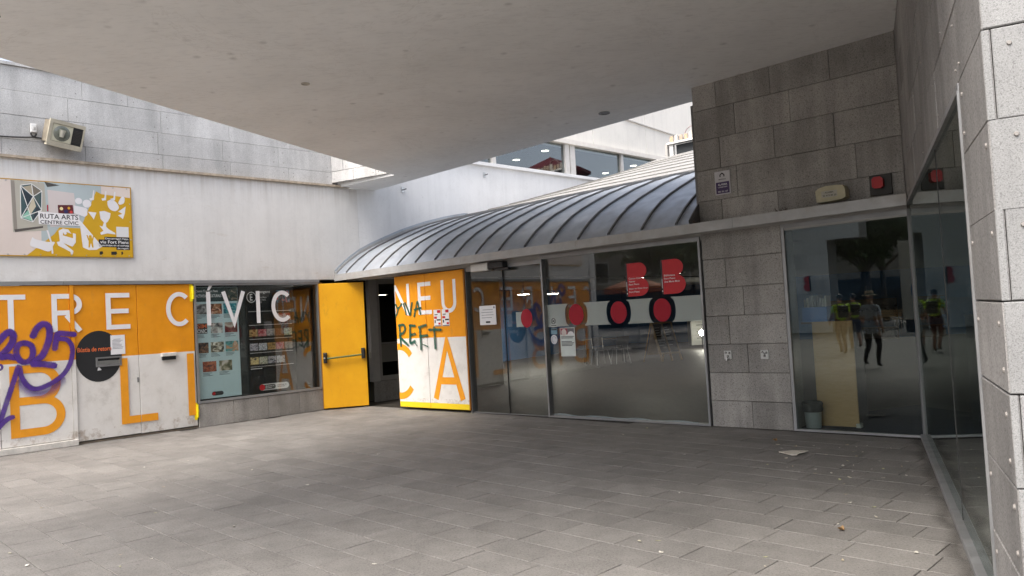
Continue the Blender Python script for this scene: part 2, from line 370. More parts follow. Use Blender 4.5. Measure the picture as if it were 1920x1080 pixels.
# ------------------------------------------------------------------ drawing helpers
def catmull(p, k=6):
    if len(p) < 3: return p
    out = []; q = [p[0]] + list(p) + [p[-1]]
    for i in range(1, len(q)-2):
        for j in range(k):
            t = j/k; a, b, c, d = q[i-1], q[i], q[i+1], q[i+2]
            out.append(tuple(.5*((2*b[n]) + (-a[n]+c[n])*t + (2*a[n]-5*b[n]+4*c[n]-d[n])*t*t + (-a[n]+3*b[n]-3*c[n]+d[n])*t**3) for n in range(2)))
    out.append(tuple(p[-1])); return out
def stroke(path, w, closed=False, miter=True):
    """quads of a mitred line in wall coordinates"""
    P = [Vector((a, b)) for a, b in path]; n = len(P); Lf = []; Rt = []
    for i in range(n):
        if closed: a, c = P[(i-1) % n], P[(i+1) % n]
        else: a, c = P[max(i-1, 0)], P[min(i+1, n-1)]
        b = P[i]; d1 = (b-a).normalized() if (b-a).length > 1e-9 else (c-b).normalized(); d2 = (c-b).normalized() if (c-b).length > 1e-9 else d1
        n1 = Vector((-d1.y, d1.x)); n2 = Vector((-d2.y, d2.x)); m = (n1+n2)
        if m.length < 1e-6: m = n1
        m.normalize(); k = min(2.5, 1/max(.2, m.dot(n1)))
        Lf.append(b + m*w/2*k); Rt.append(b - m*w/2*k)
    q = []
    for i in range(n if closed else n-1):
        j = (i+1) % n; q.append([tuple(Lf[i]), tuple(Lf[j]), tuple(Rt[j]), tuple(Rt[i])])
    return q
def arc(cx, cz, rx, rz, a0, a1, n=18): return [(cx+rx*math.cos(rad(a0+(a1-a0)*i/n)), cz+rz*math.sin(rad(a0+(a1-a0)*i/n))) for i in range(n+1)]
def letter(ch, u0, u1, z0, z1, w):
    """list of strokes; each is a list of convex quads"""
    h = w/2; um = (u0+u1)/2; zm = (z0+z1)/2; a, b, c, d = u0+h, u1-h, z0+h, z1-h
    S = lambda *p: stroke(list(p), w)
    if ch == 'T': return [S((um, z0), (um, z1-w)), S((u0, d), (u1, d))]
    if ch == 'I': return [S((um, z0), (um, z1))]
    if ch == 'L': return [S((a, z1), (a, c), (u1, c))]
    if ch == 'E': return [S((u1, d), (a, d), (a, c), (u1, c)), S((u0+w, zm), (u1-h*.5, zm))]
    if ch == 'N': return [S((a, z0), (a, z1)), S((b, z0), (b, z1)), stroke([(a+h*.9, d+h*.5), (b-h*.9, c-h*.5)], w*.95)]
    if ch == 'V': return [stroke([(a, z1), (um, z0+h*.6), (b, z1)], w)]
    if ch == 'A': return [stroke([(a, z0), (um, z1-h*.6), (b, z0)], w), S((u0+(u1-u0)*.27, z0+(z1-z0)*.31), (u1-(u1-u0)*.27, z0+(z1-z0)*.31))]
    if ch == 'U': r = (b-a)/2; return [stroke([(a, z1)] + arc(um, c+r, r, r, 180, 360) + [(b, z1)], w)]
    if ch == 'C': return [stroke(arc(um, zm, (b-a)/2, (d-c)/2, 48, 312, 30), w)]
    if ch == 'O': return [stroke(arc(um, zm, (b-a)/2, (d-c)/2, 0, 348, 30), w, True)]
    if ch == 'R':
        r = (d-(zm+.0))/2; return [S((a, z0), (a, z1)), stroke([(u0+w, d), (b-r, d)] + arc(b-r, zm+r, r, r, 90, -90, 12)[1:] + [(u0+w, zm)], w), S((um-.01, zm-h), (b, z0))]
    if ch == 'B':
        r = (d-zm)/2; r2 = (zm-c)/2; return [S((a, z0), (a, z1)), stroke([(u0+w, d), (b-r-.05, d)] + arc(b-r-.05, zm+r, r, r, 90, -78, 12)[1:], w),
            stroke([(u0+w, zm), (b-r2, zm)] + arc(b-r2, zm-r2, r2, r2, 90, -90, 14)[1:] + [(u0+w, c)], w)]
    return []
def clip_u(poly, lo, hi):
    def cut(p, k, s):
        out = []
        for i in range(len(p)):
            a, b = p[i], p[(i+1) % len(p)]; ia, ib = s*(a[0]-k) >= 0, s*(b[0]-k) >= 0
            if ia: out.append(a)
            if ia != ib: t = (k-a[0])/(b[0]-a[0]); out.append((k, a[1]+t*(b[1]-a[1])))
        return out
    p = cut(poly, lo, 1)
    return cut(p, hi, -1) if len(p) > 2 else []
def put_letter(fr, strokes, off, mat, panels):
    """paint a letter on the panels [(parent, u0, u1)] it crosses"""
    for par, lo, hi in panels:
        mb = MB()
        for k, st in enumerate(strokes):
            idx = {}
            for q in st:
                c = clip_u(q, lo, hi)
                if len(c) < 3: continue
                ids = []
                for p in c:
                    key = (round(p[0], 5), round(p[1], 5))
                    if key not in idx: idx[key] = len(mb.v); mb.v.append(fr.pt(p[0], p[1], off+.0006*k))
                    if idx[key] not in ids: ids.append(idx[key])
                if len(ids) > 2: mb.f.append(ids); mb.m.append(0)
        if mb.f: obj('letter', mb, mat, par, recalc=False)
def spray_line(fr, path, w, off, mat, parent, lo=-99, hi=99, name='graffiti'):
    p = [q for q in catmull(path) if lo <= q[0] <= hi]
    if len(p) < 2: return
    P = [Vector(a) for a in p]; mb = MB(); uvs = []; n = len(P)
    d0 = (P[1]-P[0]).normalized(); d1 = (P[-1]-P[-2]).normalized(); P = [P[0]-d0*w*.3] + P + [P[-1]+d1*w*.3]; n = len(P)
    for i in range(n):
        d = (P[min(i+1, n-1)]-P[max(i-1, 0)]).normalized(); nn = Vector((-d.y, d.x))
        k = .55 if i in (0, n-1) else 1
        for s in (-1, 0, 1): mb.v.append(fr.pt(*(P[i]+nn*w/2*s*k), off + .004*i/n)); uvs.append((i/n, .5+.5*s*(1 if i not in (0, n-1) else 1)))
    for i in range(n-1):
        for s in (0, 1): mb.f.append([i*3+s, i*3+s+1, i*3+s+4, i*3+s+3]); mb.m.append(0)
    me = bpy.data.meshes.new(name); me.from_pydata(mb.v, [], mb.f); ul = me.uv_layers.new(name='UVMap')
    for l in me.loops: ul.data[l.index].uv = uvs[l.vertex_index]
    me.materials.append(mat); return link(bpy.data.objects.new(name, me), parent)
TXT = {}
def text_geo(s):
    if s not in TXT:
        cu = bpy.data.curves.new('txt', 'FONT'); cu.body = s; cu.resolution_u = 3; cu.offset = .014
        o = bpy.data.objects.new('txt', cu); C0.objects.link(o); dg = bpy.context.evaluated_depsgraph_get()
        me = bpy.data.meshes.new_from_object(o.evaluated_get(dg)); bpy.data.objects.remove(o); bpy.data.curves.remove(cu)
        vs = [v.co.copy() for v in me.vertices]; fs = [list(p.vertices) for p in me.polygons]; bpy.data.meshes.remove(me); TXT[s] = (vs, fs)
    return TXT[s]
def text(fr, s, u0, u1, z0, z1, off, mat, parent, name='lettering', flip=1):
    vs, fs = text_geo(s)
    if not vs: return
    xa, xb = min(v.x for v in vs), max(v.x for v in vs); ya, yb = min(v.y for v in vs), max(v.y for v in vs)
    mb = MB(); mb.v = [fr.pt(u0+(v.x-xa)/(xb-xa)*(u1-u0), z0+(v.y-ya)/(yb-ya)*(z1-z0), off) for v in vs]; mb.f = [f for f in fs]; mb.m = [0]*len(fs)
    return obj(name, mb, mat, parent, recalc=False)
def rect(u0, u1, z0, z1): return [(u0, z0), (u1, z0), (u1, z1), (u0, z1)]
def card(name, fr, u0, u1, z0, z1, off, mat, parent, th=.002, **k): return obj(name, MB().box(fr, u0, u1, z0, z1, off-th, off), mat, parent, **k)
def slab_rows(fr, rows, parent, mat, o1=0., th=.03, gap=.006, name='granite_slab', c=.004):
    for z0, z1, js in rows:
        for a, b in zip(js[:-1], js[1:]):
            d = random.uniform(-.0025, .0025)
            obj(name, MB().slab(fr, a+gap/2, b-gap/2, z0+gap/2, z1-gap/2, o1-th, o1+d, c), mat, parent)
def pins(fr, rows, parent, o=0., inset=.07, r=.008):
    mb = MB()
    for z0, z1, js in rows:
        for a, b in zip(js[:-1], js[1:]):
            if b-a < .25: continue
            for u, z in ((a+inset, z1-inset), (b-inset, z0+inset), (a+inset*1.2, z0+inset), (b-inset, z1-inset)):
                if random.random() < .62: mb.disc(fr.pt(u+random.uniform(-.02, .02), z, o), fr.n, r, r*.7, .008, 8)
    obj('fixing_pin', mb, M['pin'], parent, kind='stuff')

# ================================================================== SETTING
ground = obj('ground', MB().add([(-120,-120,-.03),(120,-120,-.03),(120,120,-.03),(-120,120,-.03)], [(0,1,2,3)]), M['far_paving'], kind='structure', recalc=False)
E1a, A_ = Vector((-8.84, -2.0, 0)), Vector((-2.11, 14.5, 0))
def make_paving():
    pav = obj('pavement', MB().prism([FL.pt(-16, 0, -.2), FL.pt(4.2, 0, -.2), FW.pt(-3.6, 0, -.06), FW.pt(5.3, 0, -.06), FT.pt(6.2, 0, -.05), (3.5, -9, 0), (-16, -9, 0)], -.028, -.009), M['bed'], kind='structure')
    pw, pl = .305, .52
    vs = [(x, y, z) for z in (-.008, -.0025) for x, y in ((-pw/2+.0028, -pl/2+.0028), (pw/2-.0028, -pl/2+.0028), (pw/2-.0028, pl/2-.0028), (-pw/2+.0028, pl/2-.0028))]
    c = .005; vs += [(x, y, 0.) for x, y in ((-pw/2+c, -pl/2+c), (pw/2-c, -pl/2+c), (pw/2-c, pl/2-c), (-pw/2+c, pl/2-c))]
    fs = []
    for b in (0, 4): fs += [(b+i, b+(i+1) % 4, b+4+(i+1) % 4, b+4+i) for i in range(4)]
    fs.append((8, 9, 10, 11))
    me = bpy.data.meshes.new('paver'); me.from_pydata(vs, [], fs); me.materials.append(M['paver'])
    ang = math.atan2(FL.u.y, FL.u.x); cand = []
    for i in range(-52, 36):
        p = -3.10 + (i+.5)*pw; q0 = random.random()*pl; 
        for j in range(0, 46):
            q = .02 + q0 - pl/2 + j*pl
            P = FL.pt(p, 0, q)
            if q < .05 and p > -6: 
                if q < -.12: continue
            uw, _, ow = FW.inv(P); _, _, ot = FT.inv(P)
            if ow < -.25 and uw > -3.8: continue
            if p > 3.2 and ow < .03: continue
            if ot < -.25 and uw > 3.5: continue
            if P.x > 2.2 and ot < -.25: continue
            if P.y < -8: continue
            P.z = random.uniform(-.0014, .0014)
            rx, ry = random.uniform(-.003, .003), random.uniform(-.003, .003)
            d = P - Vector((0, 0, 1.6)); zc = d.dot(CF); sc_ = 0
            if zc > .5:
                x, y = d.dot(CR)/zc*1442, -d.dot(CU)/zc*1442
                if abs(x) < 985 and abs(y) < 560: sc_ = 1.6/zc**3
            cand.append((sc_, P, rx, ry))
    cand.sort(key=lambda t: -t[0])
    far = MB()
    for k, (s_, P, rx, ry) in enumerate(cand):
        if k < 300:
            o = bpy.data.objects.new('paver', me); C0.objects.link(o); o.parent = pav; o.location = P; o.rotation_euler = (rx, ry, ang)
        else:
            mt = Matrix.Translation(P) @ Matrix.Rotation(ang, 4, 'Z') @ Matrix.Rotation(rx, 4, 'X') @ Matrix.Rotation(ry, 4, 'Y')
            far.add([mt @ Vector(v) for v in vs], fs)
    # random tone per stone for the joined ones too
    o = obj('more_pavers', far, M['paver_far'], pav, kind='stuff', recalc=False)
    at = o.data.attributes.new('tone', 'FLOAT', 'FACE'); vals = []
    for k in range(len(cand)-300): vals += [random.random()]*9
    at.data.foreach_set('value', vals)
m = granite('paving_stone_far', (.222, .210, .195), speck=.40, stain=.16, rough=.72, rv=.10, grain=.8, gum=True)
for nd in list(m.node_tree.nodes):
    if nd.type == 'OBJECT_INFO':
        an = m.node_tree.nodes.new('ShaderNodeAttribute'); an.attribute_name = 'tone'
        for l in list(nd.outputs['Random'].links): m.node_tree.links.new(an.outputs['Fac'], l.to_socket)
M['paver_far'] = m
make_paving()

# ------------------------------------------------------------------ civic centre wing (left)
civic = thing('civic_centre', FL.pt(0, 0), 'white rendered civic centre wing with orange lettered doors and pale granite upper wall', 'building')
obj('rendered_wall', MB().box(FL, -5., 3.40, 2.52, 4.36, -.35, 0), M['plaster'], civic)
obj('rendered_wall', MB().box(FL, 3.404, 17.5, 2.52, 5.2, -.35, -.004), M['plaster_blue'], civic)
obj('drip_ledge', MB().box(FL, -5.02, 3.2, 4.36, 4.40, -.1, .055), plain((.42, .35, .27), .8, var=.3, scale=14, name='stained_ledge'), civic)
obj('backing_wall', MB().box(FL, -5., 2.84, 4.40, 5.76, -.3, -.045), M['granite'], civic)
RL = [(4.40, 4.65, [-5, -3.9, -2.75, -1.62, -.43, .75, 1.9, 2.85]), (4.65, 5.02, [-5, -4, -2.8, -1.64, -.5, .62, 1.7, 2.85]), (5.02, 5.39, [-5, -4.2, -3.02, -1.85, -.44, .75, 1.95, 2.85]), (5.39, 5.76, [-5, -4, -2.9, -1.64, -.96, .2, 1.4, 2.85])]
slab_rows(FL, RL, civic, M['granite_blue'], o1=-.012, gap=.004, c=.002, th=.04); pins(FL, RL, civic, -.012, .09)
obj('coping', MB().box(FL, -5., 2.85, 5.763, 5.81, -.34, .02), M['granite_blue'], civic)
for a, b in ((-5., -2.0), (-1.995, 2.43)):
    obj('top_rail', MB().box(FL, a, b, 2.463, 2.518, -.05, .022), M['alu'], civic)
obj('end_wall', MB().box(FL, -5.25, -5.0, 0, 5.8, -6, .02), M['plaster'], civic)
# doors
panels = []
for (a, b, z0) in ((-4.93, -3.82, .1), (-3.81, -2.87, .1), (-2.86, -1.925, .1), (-1.862, -.938, .045), (-.932, -.018, .04)):
    d = obj('door', MB().slab(FL, a, b, z0, 2.458, -.06, .0 if a < -1.9 else -.012, .006), M['door'], civic); panels.append((d, a, b))
obj('door_post', MB().box(FL, -1.921, -1.866, .02, 2.458, -.06, .012), M['door'], civic)
obj('door_sill', MB().slab(FL, -5., -1.87, 0, .092, -.06, .05, .006), plain((.66, .63, .58), .7, var=.16, scale=12, name='scuffed_white_paint'), civic)
obj('threshold', MB().box(FL, -1.87, .0, 0, .03, -.3, -.02), plain((.16, .13, .10), .9, var=.3, name='dirty_threshold'), civic)
PAN = [(d, a, b) for d, a, b in panels]
U0, U1, UW = 1.745, 2.325, .074
for ch, a, b in (('C', -5.02, -4.58), ('E', -4.28, -3.92), ('N', -3.60, -3.18), ('T', -2.89, -2.51), ('R', -2.17, -1.75), ('E', -1.41, -1.05), ('C', -.48, -.04)):
    put_letter(FL, letter(ch, a, b, U0, U1, UW), .004, M['letter_white'], PAN)
for ch, a, b in (('B', -4.75, -4.04), ('I', -3.50, -3.38), ('B', -2.745, -2.03), ('L', -1.232, -.67), ('I', -.168, -.048)):
    put_letter(FL, letter(ch, a, b, .225, 1.275, .118), .004, M['letter_orange'], PAN)
D1, D2, D3 = panels[2][0], panels[3][0], panels[4][0]
# return slot disc
circ = [(-1.53+.336*math.cos(t), 1.335+.40*math.sin(t)) for t in [2*math.pi*i/40 for i in range(40)]]
circ = clip_u(circ, -1.858, -.94)
obj('return_disc', MB().sheet(FL, circ, -.008), M['black'], D2, recalc=False)
text(FL, 'Bústia de retorn', -1.835, -1.345, 1.415, 1.485, -.005, M['coral_text'], D2)
obj('return_slot', MB().ring(FL, (-1.58, -1.205, 1.165, 1.318), (-1.555, -1.23, 1.195, 1.295), -.010, .014), M['alu_dark'], D2)
obj('slot_flap', MB().box(FL, -1.555, -1.23, 1.2, 1.26, -.012, .004), M['steel'], D2)
for a, b, z0, z1 in ((-1.56, -1.27, 1.297, 1.312), (-1.56, -1.22, 1.19, 1.205), (-1.56, -1.50, 1.11, 1.165)):
    obj('peeled_patch', MB().sheet(FL, [(a, z0), (b, z0+.006), (b-.03, z1), ((a+b)/2, z1-.008), (a+.01, z1)], -.0045), M['paper'], D2, recalc=False)
obj('latch_plate', MB().slab(FL, -.972, -.948, .87, .95, -.012, -.004, .002), M['alu_dark'], D2)
obj('pull_handle', MB().slab(FL, -.585, -.345, 1.255, 1.315, -.012, .05, .008), plain((.66, .64, .60), .6, var=.2, name='scuffed_white'), D3)
obj('handle_slot', MB().box(FL, -.575, -.355, 1.195, 1.253, -.0115, .022), M['black'], D3)
def hinge(fr, u, z, parent, off=-.01):
    obj('hinge', MB().tube([fr.pt(u, z-.11, off+.03), fr.pt(u, z-.02, off+.03), fr.pt(u, z-.02, off+.034), fr.pt(u, z+.02, off+.034), fr.pt(u, z+.02, off+.03), fr.pt(u, z+.11, off+.03)], [.02, .02, .024, .024, .02, .02], 10), M['lemon'], parent, True)
    obj('hinge_paint', MB().sheet(fr, rect(u-.045, u+.01, z-.15, z+.14), off+.0035), M['lemon'], parent, recalc=False)
hinge(FL, -.028, 2.31, D3); hinge(FL, -.028, .29, D3)
PURPLE = [[(-2.956, 1.455), (-2.891, 1.611), (-2.844, 1.671), (-2.781, 1.748), (-2.726, 1.781), (-2.681, 1.733), (-2.7, 1.617), (-2.772, 1.514), (-2.851, 1.43), (-2.759, 1.426), (-2.659, 1.406)], [(-2.544, 1.61), (-2.615, 1.584), (-2.652, 1.487), (-2.621, 1.376), (-2.552, 1.325), (-2.471, 1.355), (-2.437, 1.453), (-2.457, 1.565), (-2.544, 1.61)], [(-2.43, 1.701), (-2.386, 1.8), (-2.303, 1.873), (-2.23, 1.848), (-2.209, 1.735), (-2.238, 1.587), (-2.317, 1.407), (-2.446, 1.298), (-2.337, 1.283), (-2.158, 1.242)], [(-1.874, 1.697), (-1.993, 1.713), (-2.102, 1.719), (-2.13, 1.608), (-2.15, 1.492)], [(-2.096, 1.644), (-1.979, 1.618), (-1.915, 1.5), (-1.934, 1.303), (-2.028, 1.122), (-2.182, 0.997), (-2.396, 0.917), (-2.522, 0.976), (-2.597, 1.12), (-2.627, 1.267), (-2.691, 1.075), (-2.776, 0.814), (-2.842, 0.608), (-2.899, 0.456)], [(-2.908, 0.404), (-2.799, 0.513), (-2.722, 0.542)], [(-2.884, 1.316), (-2.846, 1.304), (-2.837, 1.271), (-2.856, 1.242), (-2.894, 1.237)]]
for k, (p, w) in enumerate(zip(PURPLE, (.115, .10, .115, .10, .085, .085, .04))):
    spray_line(FL, p, w, .008+.0045*k, M['purple'], D1, -9, -1.865)
spray_line(FL, [(-2.60, 1.02), (-2.50, .90), (-2.36, .85), (-2.2, .90), (-2.08, 1.02)], .20, .0062, M['purple_mist'], D1)
D0 = panels[1][0]
for k, p in enumerate(([(-3.0, 2.28), (-2.95, 2.0), (-3.1, 1.9), (-3.25, 2.1)], [(-3.62, 2.38), (-3.78, 2.25), (-3.66, 2.1), (-3.5, 2.25), (-3.62, 2.38)], [(-3.3, 2.2), (-3.38, 1.2), (-3.42, 1.9), (-3.5, 1.15), (-3.55, 2.0), (-3.63, 1.2), (-3.68, 1.7)], [(-3.0, 1.1), (-3.3, .95), (-3.6, 1.15)], [(-3.1, .9), (-3.0, .4)])):
    spray_line(FL, p, .1, .008+.0045*k, M['purple'], D0)
# display window with its plinth
win = obj('display_window', MB().ring(FL, (-.005, 2.415, .405, 2.458), (.03, 2.385, .445, 2.43), -.07, .012), M['alu'], civic)
obj('pane', MB().box(FL, .03, 2.385, .445, 2.43, -.03, -.022), M['glass'], win)
obj('plinth_back', MB().box(FL, .0, 2.41, 0, .40, -.3, -.035), M['idark'], civic)
slab_rows(FL, [(0, .40, [.0, .62, 1.28, 1.9, 2.42])], civic, M['granite_dark'], o1=.0, name='plinth_slab')
for ch, a, b in (('I', .215, .29), ('V', .485, .93), ('I', 1.135, 1.205), ('C', 1.43, 1.87)):
    put_letter(FL, letter(ch, a, b, U0-.01, U1-.005, UW), -.018, M['letter_white'], [(win, .03, 2.38)])
obj('letter', MB().sheet(FL, [(.235, 2.345), (.275, 2.345), (.335, 2.428), (.27, 2.428)], -.018), M['letter_white'], win, recalc=False)
# dark rooms behind the wing
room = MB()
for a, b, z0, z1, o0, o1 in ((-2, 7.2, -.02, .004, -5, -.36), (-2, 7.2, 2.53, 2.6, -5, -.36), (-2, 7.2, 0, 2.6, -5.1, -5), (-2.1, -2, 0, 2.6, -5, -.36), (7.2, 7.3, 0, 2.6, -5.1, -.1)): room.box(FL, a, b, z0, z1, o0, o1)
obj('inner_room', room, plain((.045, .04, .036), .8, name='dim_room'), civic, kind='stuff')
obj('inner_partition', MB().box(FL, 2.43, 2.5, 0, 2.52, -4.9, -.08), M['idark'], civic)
# door opening further in
slab_rows(FL, [(0, .42, [3.62, 4.4, 5.2, 6.0])], civic, M['granite_dark'], o1=-.02, name='plinth_slab')
obj('white_post', MB().box(FL, 3.58, 3.76, .42, 2.52, -.12, 0), plain((.42, .41, .39), .6, name='off_white_post'), civic)
w2 = obj('inner_window', MB().ring(FL, (3.765, 6, .425, 2.52), (3.83, 5.95, .52, 2.42), -.08, -.01), plain((.30, .29, .27), .6, name='cream_frame'), civic)
obj('pane', MB().box(FL, 3.83, 5.95, .52, 2.42, -.05, -.042), M['glass_dark'], w2)
obj('rail', MB().box(FL, 3.835, 5.945, 1.17, 1.21, -.038, -.02), M['alu_dark'], w2)
obj('opaque_panel', MB().box(FL, 3.835, 5.945, .80, 1.165, -.038, -.03), plain((.17, .165, .15), .5, name='grey_panel'), w2)
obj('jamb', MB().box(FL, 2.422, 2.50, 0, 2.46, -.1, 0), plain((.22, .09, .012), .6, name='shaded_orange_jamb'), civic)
# yellow leaf, swung out
hp = FL.pt(2.38, 0, .07); fp = Vector((-2.90, 15.03, 0)); du = (fp-hp).normalized()
FY = Fr((hp.x, hp.y), (du.x, du.y), (du.y, -du.x))
wy = (fp-hp).length
yd = obj('door', MB().slab(FY, 0, wy, .03, 2.43, -.045, 0, .006), M['yellow'], civic, label='plain yellow door leaf standing open with a push bar')
bar = obj('push_bar', MB().tube([FY.pt(.1, .985, .075), FY.pt(wy-.1, 1.025, .075)], .017, 10), plain((.10, .14, .05), .35, .3, name='green_bar'), yd, True)
for u, z in ((.06, 1.0), (wy-.07, 1.05)):
    obj('bar_housing', MB().slab(FY, u-.035, u+.035, z-.10, z+.10, 0, .095, .018), M['black'], yd)
obj('lock', MB().disc(FY.pt(.045, 1.0, .094), FY.n, .018, .016, .012, 12), M['steel'], yd, True)
obj('edge_strip', MB().box(FY, -.012, -.001, .03, 2.43, -.05, .004), plain((.42, .16, .008), .6, name='orange_edge'), yd)
# posters hanging behind the display window
def picture(fr, u0, u1, z0, z1, off, cols, parent, scale=5):
    m_ = NT('printed_photo'); n = m_.noise(scale+random.random()*8, 3, .5, m_.pos((1, 1, 1.2)), 1.2)
    m_.col(m_.ramp(n, [(.32, cols[0]), (.46, cols[1]), (.56, cols[2]), (.66, cols[3])])); m_.setv(.5)
    obj('picture', MB().sheet(fr, rect(u0, u1, z0, z1), off), m_.mat, parent, recalc=False)
p1 = thing('poster', FL.pt(.42, .46, -.06), 'pale blue programme poster with photo rows, left in the display window', 'poster', 'posters in the display window')
card('sheet', FL, .04, .80, .47, 2.40, -.05, plain((.50, .66, .70), .6, var=.05, scale=2, name='pale_blue_paper'), p1)
obj('dark_header', MB().sheet(FL, rect(.045, .795, 2.15, 2.395), -.0485), plain((.03, .06, .06), .5, name='dark_teal'), p1, recalc=False)
text(FL, 'ACTIVITATS CULTURALS', .05, .50, 2.225, 2.275, -.047, M['paper'], p1)
text(FL, 'Centre Cívic Fort Pienc', .05, .44, 2.315, 2.355, -.047, M['paper'], p1)
picture(FL, .56, .79, 2.17, 2.39, -.0475, [(.01, .02, .02), (.03, .06, .05), (.12, .10, .07), (.3, .25, .2)], p1)
cols = [[(.02, .02, .02), (.12, .12, .12), (.3, .3, .3), (.6, .6, .6)], [(.02, .01, .01), (.15, .05, .02), (.4, .2, .1), (.7, .5, .4)], [(.01, .05, .08), (.02, .2, .28), (.05, .35, .4), (.5, .6, .5)], [(.05, .05, .05), (.2, .2, .2), (.4, .4, .38), (.7, .7, .68)], [(.04, .02, .02), (.25, .06, .06), (.4, .35, .3), (.7, .68, .65)], [(.01, .01, .01), (.03, .02, .02), (.12, .06, .03), (.3, .15, .08)], [(.02, .02, .02), (.2, .18, .12), (.5, .48, .4), (.8, .78, .7)], [(.03, .12, .12), (.08, .35, .35), (.5, .25, .12), (.6, .5, .4)], [(.03, .01, .01), (.2, .04, .02), (.45, .12, .04), (.2, .1, .06)], [(.02, .02, .01), (.12, .12, .06), (.35, .32, .22), (.6, .55, .5)]]
k = 0
for z1, row in ((2.11, ((.045, .225), (.30, .50), (.53, .77))), (1.775, ((.045, .225), (.285, .50), (.54, .77))), (1.44, ((.06, .235), (.275, .51), (.54, .775))), (1.11, ((.12, .36), (.41, .645)))):
    for a, b in row:
        if abs(z1-1.775) < .01 and a < .1:
            obj('picture', MB().sheet(FL, rect(a, b, z1-.18, z1), -.0475), M['black'], p1, recalc=False)
            text(FL, 'SIM', a+.01, b-.01, z1-.085, z1-.012, -.0465, M['coral_text'], p1); text(FL, 'ONIC', a+.01, b-.01, z1-.17, z1-.10, -.0465, M['paper'], p1)
        else: picture(FL, a, b, z1-.18, z1, -.0475, cols[k % 10], p1); k += 1
        cap = MB()
        for j in range(3): cap.sheet(FL, rect(a, a+(b-a)*random.uniform(.45, .95), z1-.205-.022*j, z1-.196-.022*j), -.0475)
        obj('caption', cap, plain((.16, .2, .22), .8, name='grey_print'), p1, recalc=False, kind='stuff')
obj('logo_pill', MB().sheet(FL, [(.30+.04*math.cos(t), .545+.035*math.sin(t)) for t in [math.pi/2+math.pi*i/8 for i in range(9)]] + [(.43+.04*math.cos(t), .545+.035*math.sin(t)) for t in [-math.pi/2+math.pi*i/8 for i in range(9)]], -.047), M['black'], p1, recalc=False)
obj('logo_dot', MB().sheet(FL, [(.297+.028*math.cos(t), .545+.028*math.sin(t)) for t in [2*math.pi*i/14 for i in range(14)]], -.0455), M['red_vinyl'], p1, recalc=False)
p2 = thing('poster', FL.pt(1.42, .46, -.08), 'black programme poster with thumbnail strips, right in the display window', 'poster', 'posters in the display window')
card('sheet', FL, .97, 1.885, .47, 2.42, -.07, plain((.008, .010, .012), .4, name='black_paper'), p2)
t_ = [2*math.pi*i/28 for i in range(28)]
obj('logo_ring', MB().add([FL.pt(1.07+r*math.cos(t)*.95, 2.21+r*math.sin(t), -.068) for r in (.085, .098) for t in t_], [(i, (i+1) % 28, 28+(i+1) % 28, 28+i) for i in range(28)]), M['paper'], p2, recalc=False)
text(FL, 'E', 1.04, 1.09, 2.15, 2.27, -.067, M['paper'], p2); text(FL, 'tangent', 1.20, 1.44, 2.265, 2.325, -.067, M['paper'], p2)
text(FL, 'Festa Major\nFort Pienc\n2025', 1.20, 1.37, 2.10, 2.22, -.067, plain((.45, .45, .45), .8, name='grey_text'), p2)
picture(FL, 1.56, 1.83, 2.10, 2.33, -.067, [(.01, .01, .02), (.02, .03, .08), (.04, .3, .4), (.5, .1, .15)], p2, 7)
picture(FL, 1.55, 1.83, 1.77, 1.90, -.067, [(.02, .01, .01), (.3, .03, .04), (.5, .45, .45), (.1, .05, .05)], p2)
cc = [[(.05, .03, .01), (.3, .18, .06), (.5, .35, .15), (.2, .1, .05)], [(.1, .1, .08), (.4, .38, .3), (.6, .6, .5), (.2, .3, .2)], [(.1, .15, .1), (.3, .4, .3), (.5, .55, .5), (.1, .1, .1)], [(.2, .02, .03), (.4, .05, .06), (.5, .3, .3), (.1, .02, .02)], [(.05, .05, .06), (.2, .2, .25), (.6, .6, .65), (.1, .1, .1)], [(.01, .01, .1), (.02, .03, .35), (.05, .05, .2), (.2, .2, .4)], [(.1, .08, .06), (.3, .25, .2), (.2, .2, .2), (.05, .05, .05)], [(.3, .35, .4), (.6, .65, .7), (.05, .05, .06), (.7, .7, .75)], [(.5, .4, .2), (.7, .6, .3), (.3, .2, .1), (.1, .1, .1)], [(.05, .02, .01), (.2, .08, .04), (.1, .05, .03), (.4, .3, .2)]]
for r, (zt, zb, n) in enumerate(((1.62, 1.49, 5), (1.365, 1.235, 5), (1.115, .985, 4))):
    obj('rule', MB().sheet(FL, rect(1.0, 1.855, zt+.075, zt+.081), -.067), M['paper'], p2, recalc=False)
    for j in range(n): picture(FL, 1.0+.172*j, 1.16+.172*j, zb, zt, -.067, cc[(r*4+j*3) % 10], p2, 20)
obj('rule', MB().sheet(FL, rect(1.0, 1.855, .94, .946), -.067), M['paper'], p2, recalc=False); obj('rule', MB().sheet(FL, rect(1.0, 1.855, 1.945, 1.951), -.067), M['paper'], p2, recalc=False)
obj('rule', MB().sheet(FL, rect(1.0, 1.22, .90, .912), -.067), M['paper'], p2, recalc=False)
def pill(u0, u1, z0, z1): r = (z1-z0)/2; zc = (z0+z1)/2; return [(u0+r+r*math.cos(t), zc+r*math.sin(t)) for t in [math.pi/2+math.pi*i/8 for i in range(9)]] + [(u1-r+r*math.cos(t), zc+r*math.sin(t)) for t in [-math.pi/2+math.pi*i/8 for i in range(9)]]
obj('logo_pill', MB().sheet(FL, pill(1.15, 1.74, .50, .615), -.067), M['paper'], p2, recalc=False)
obj('logo_band', MB().sheet(FL, pill(1.17, 1.47, .513, .602), -.066), plain((.10, .10, .10), .6, name='charcoal_print'), p2, recalc=False)
obj('logo_dot', MB().sheet(FL, [(1.205+.055*math.cos(t), .557+.055*math.sin(t)) for t in t_], -.065), M['red_vinyl'], p2, recalc=False)
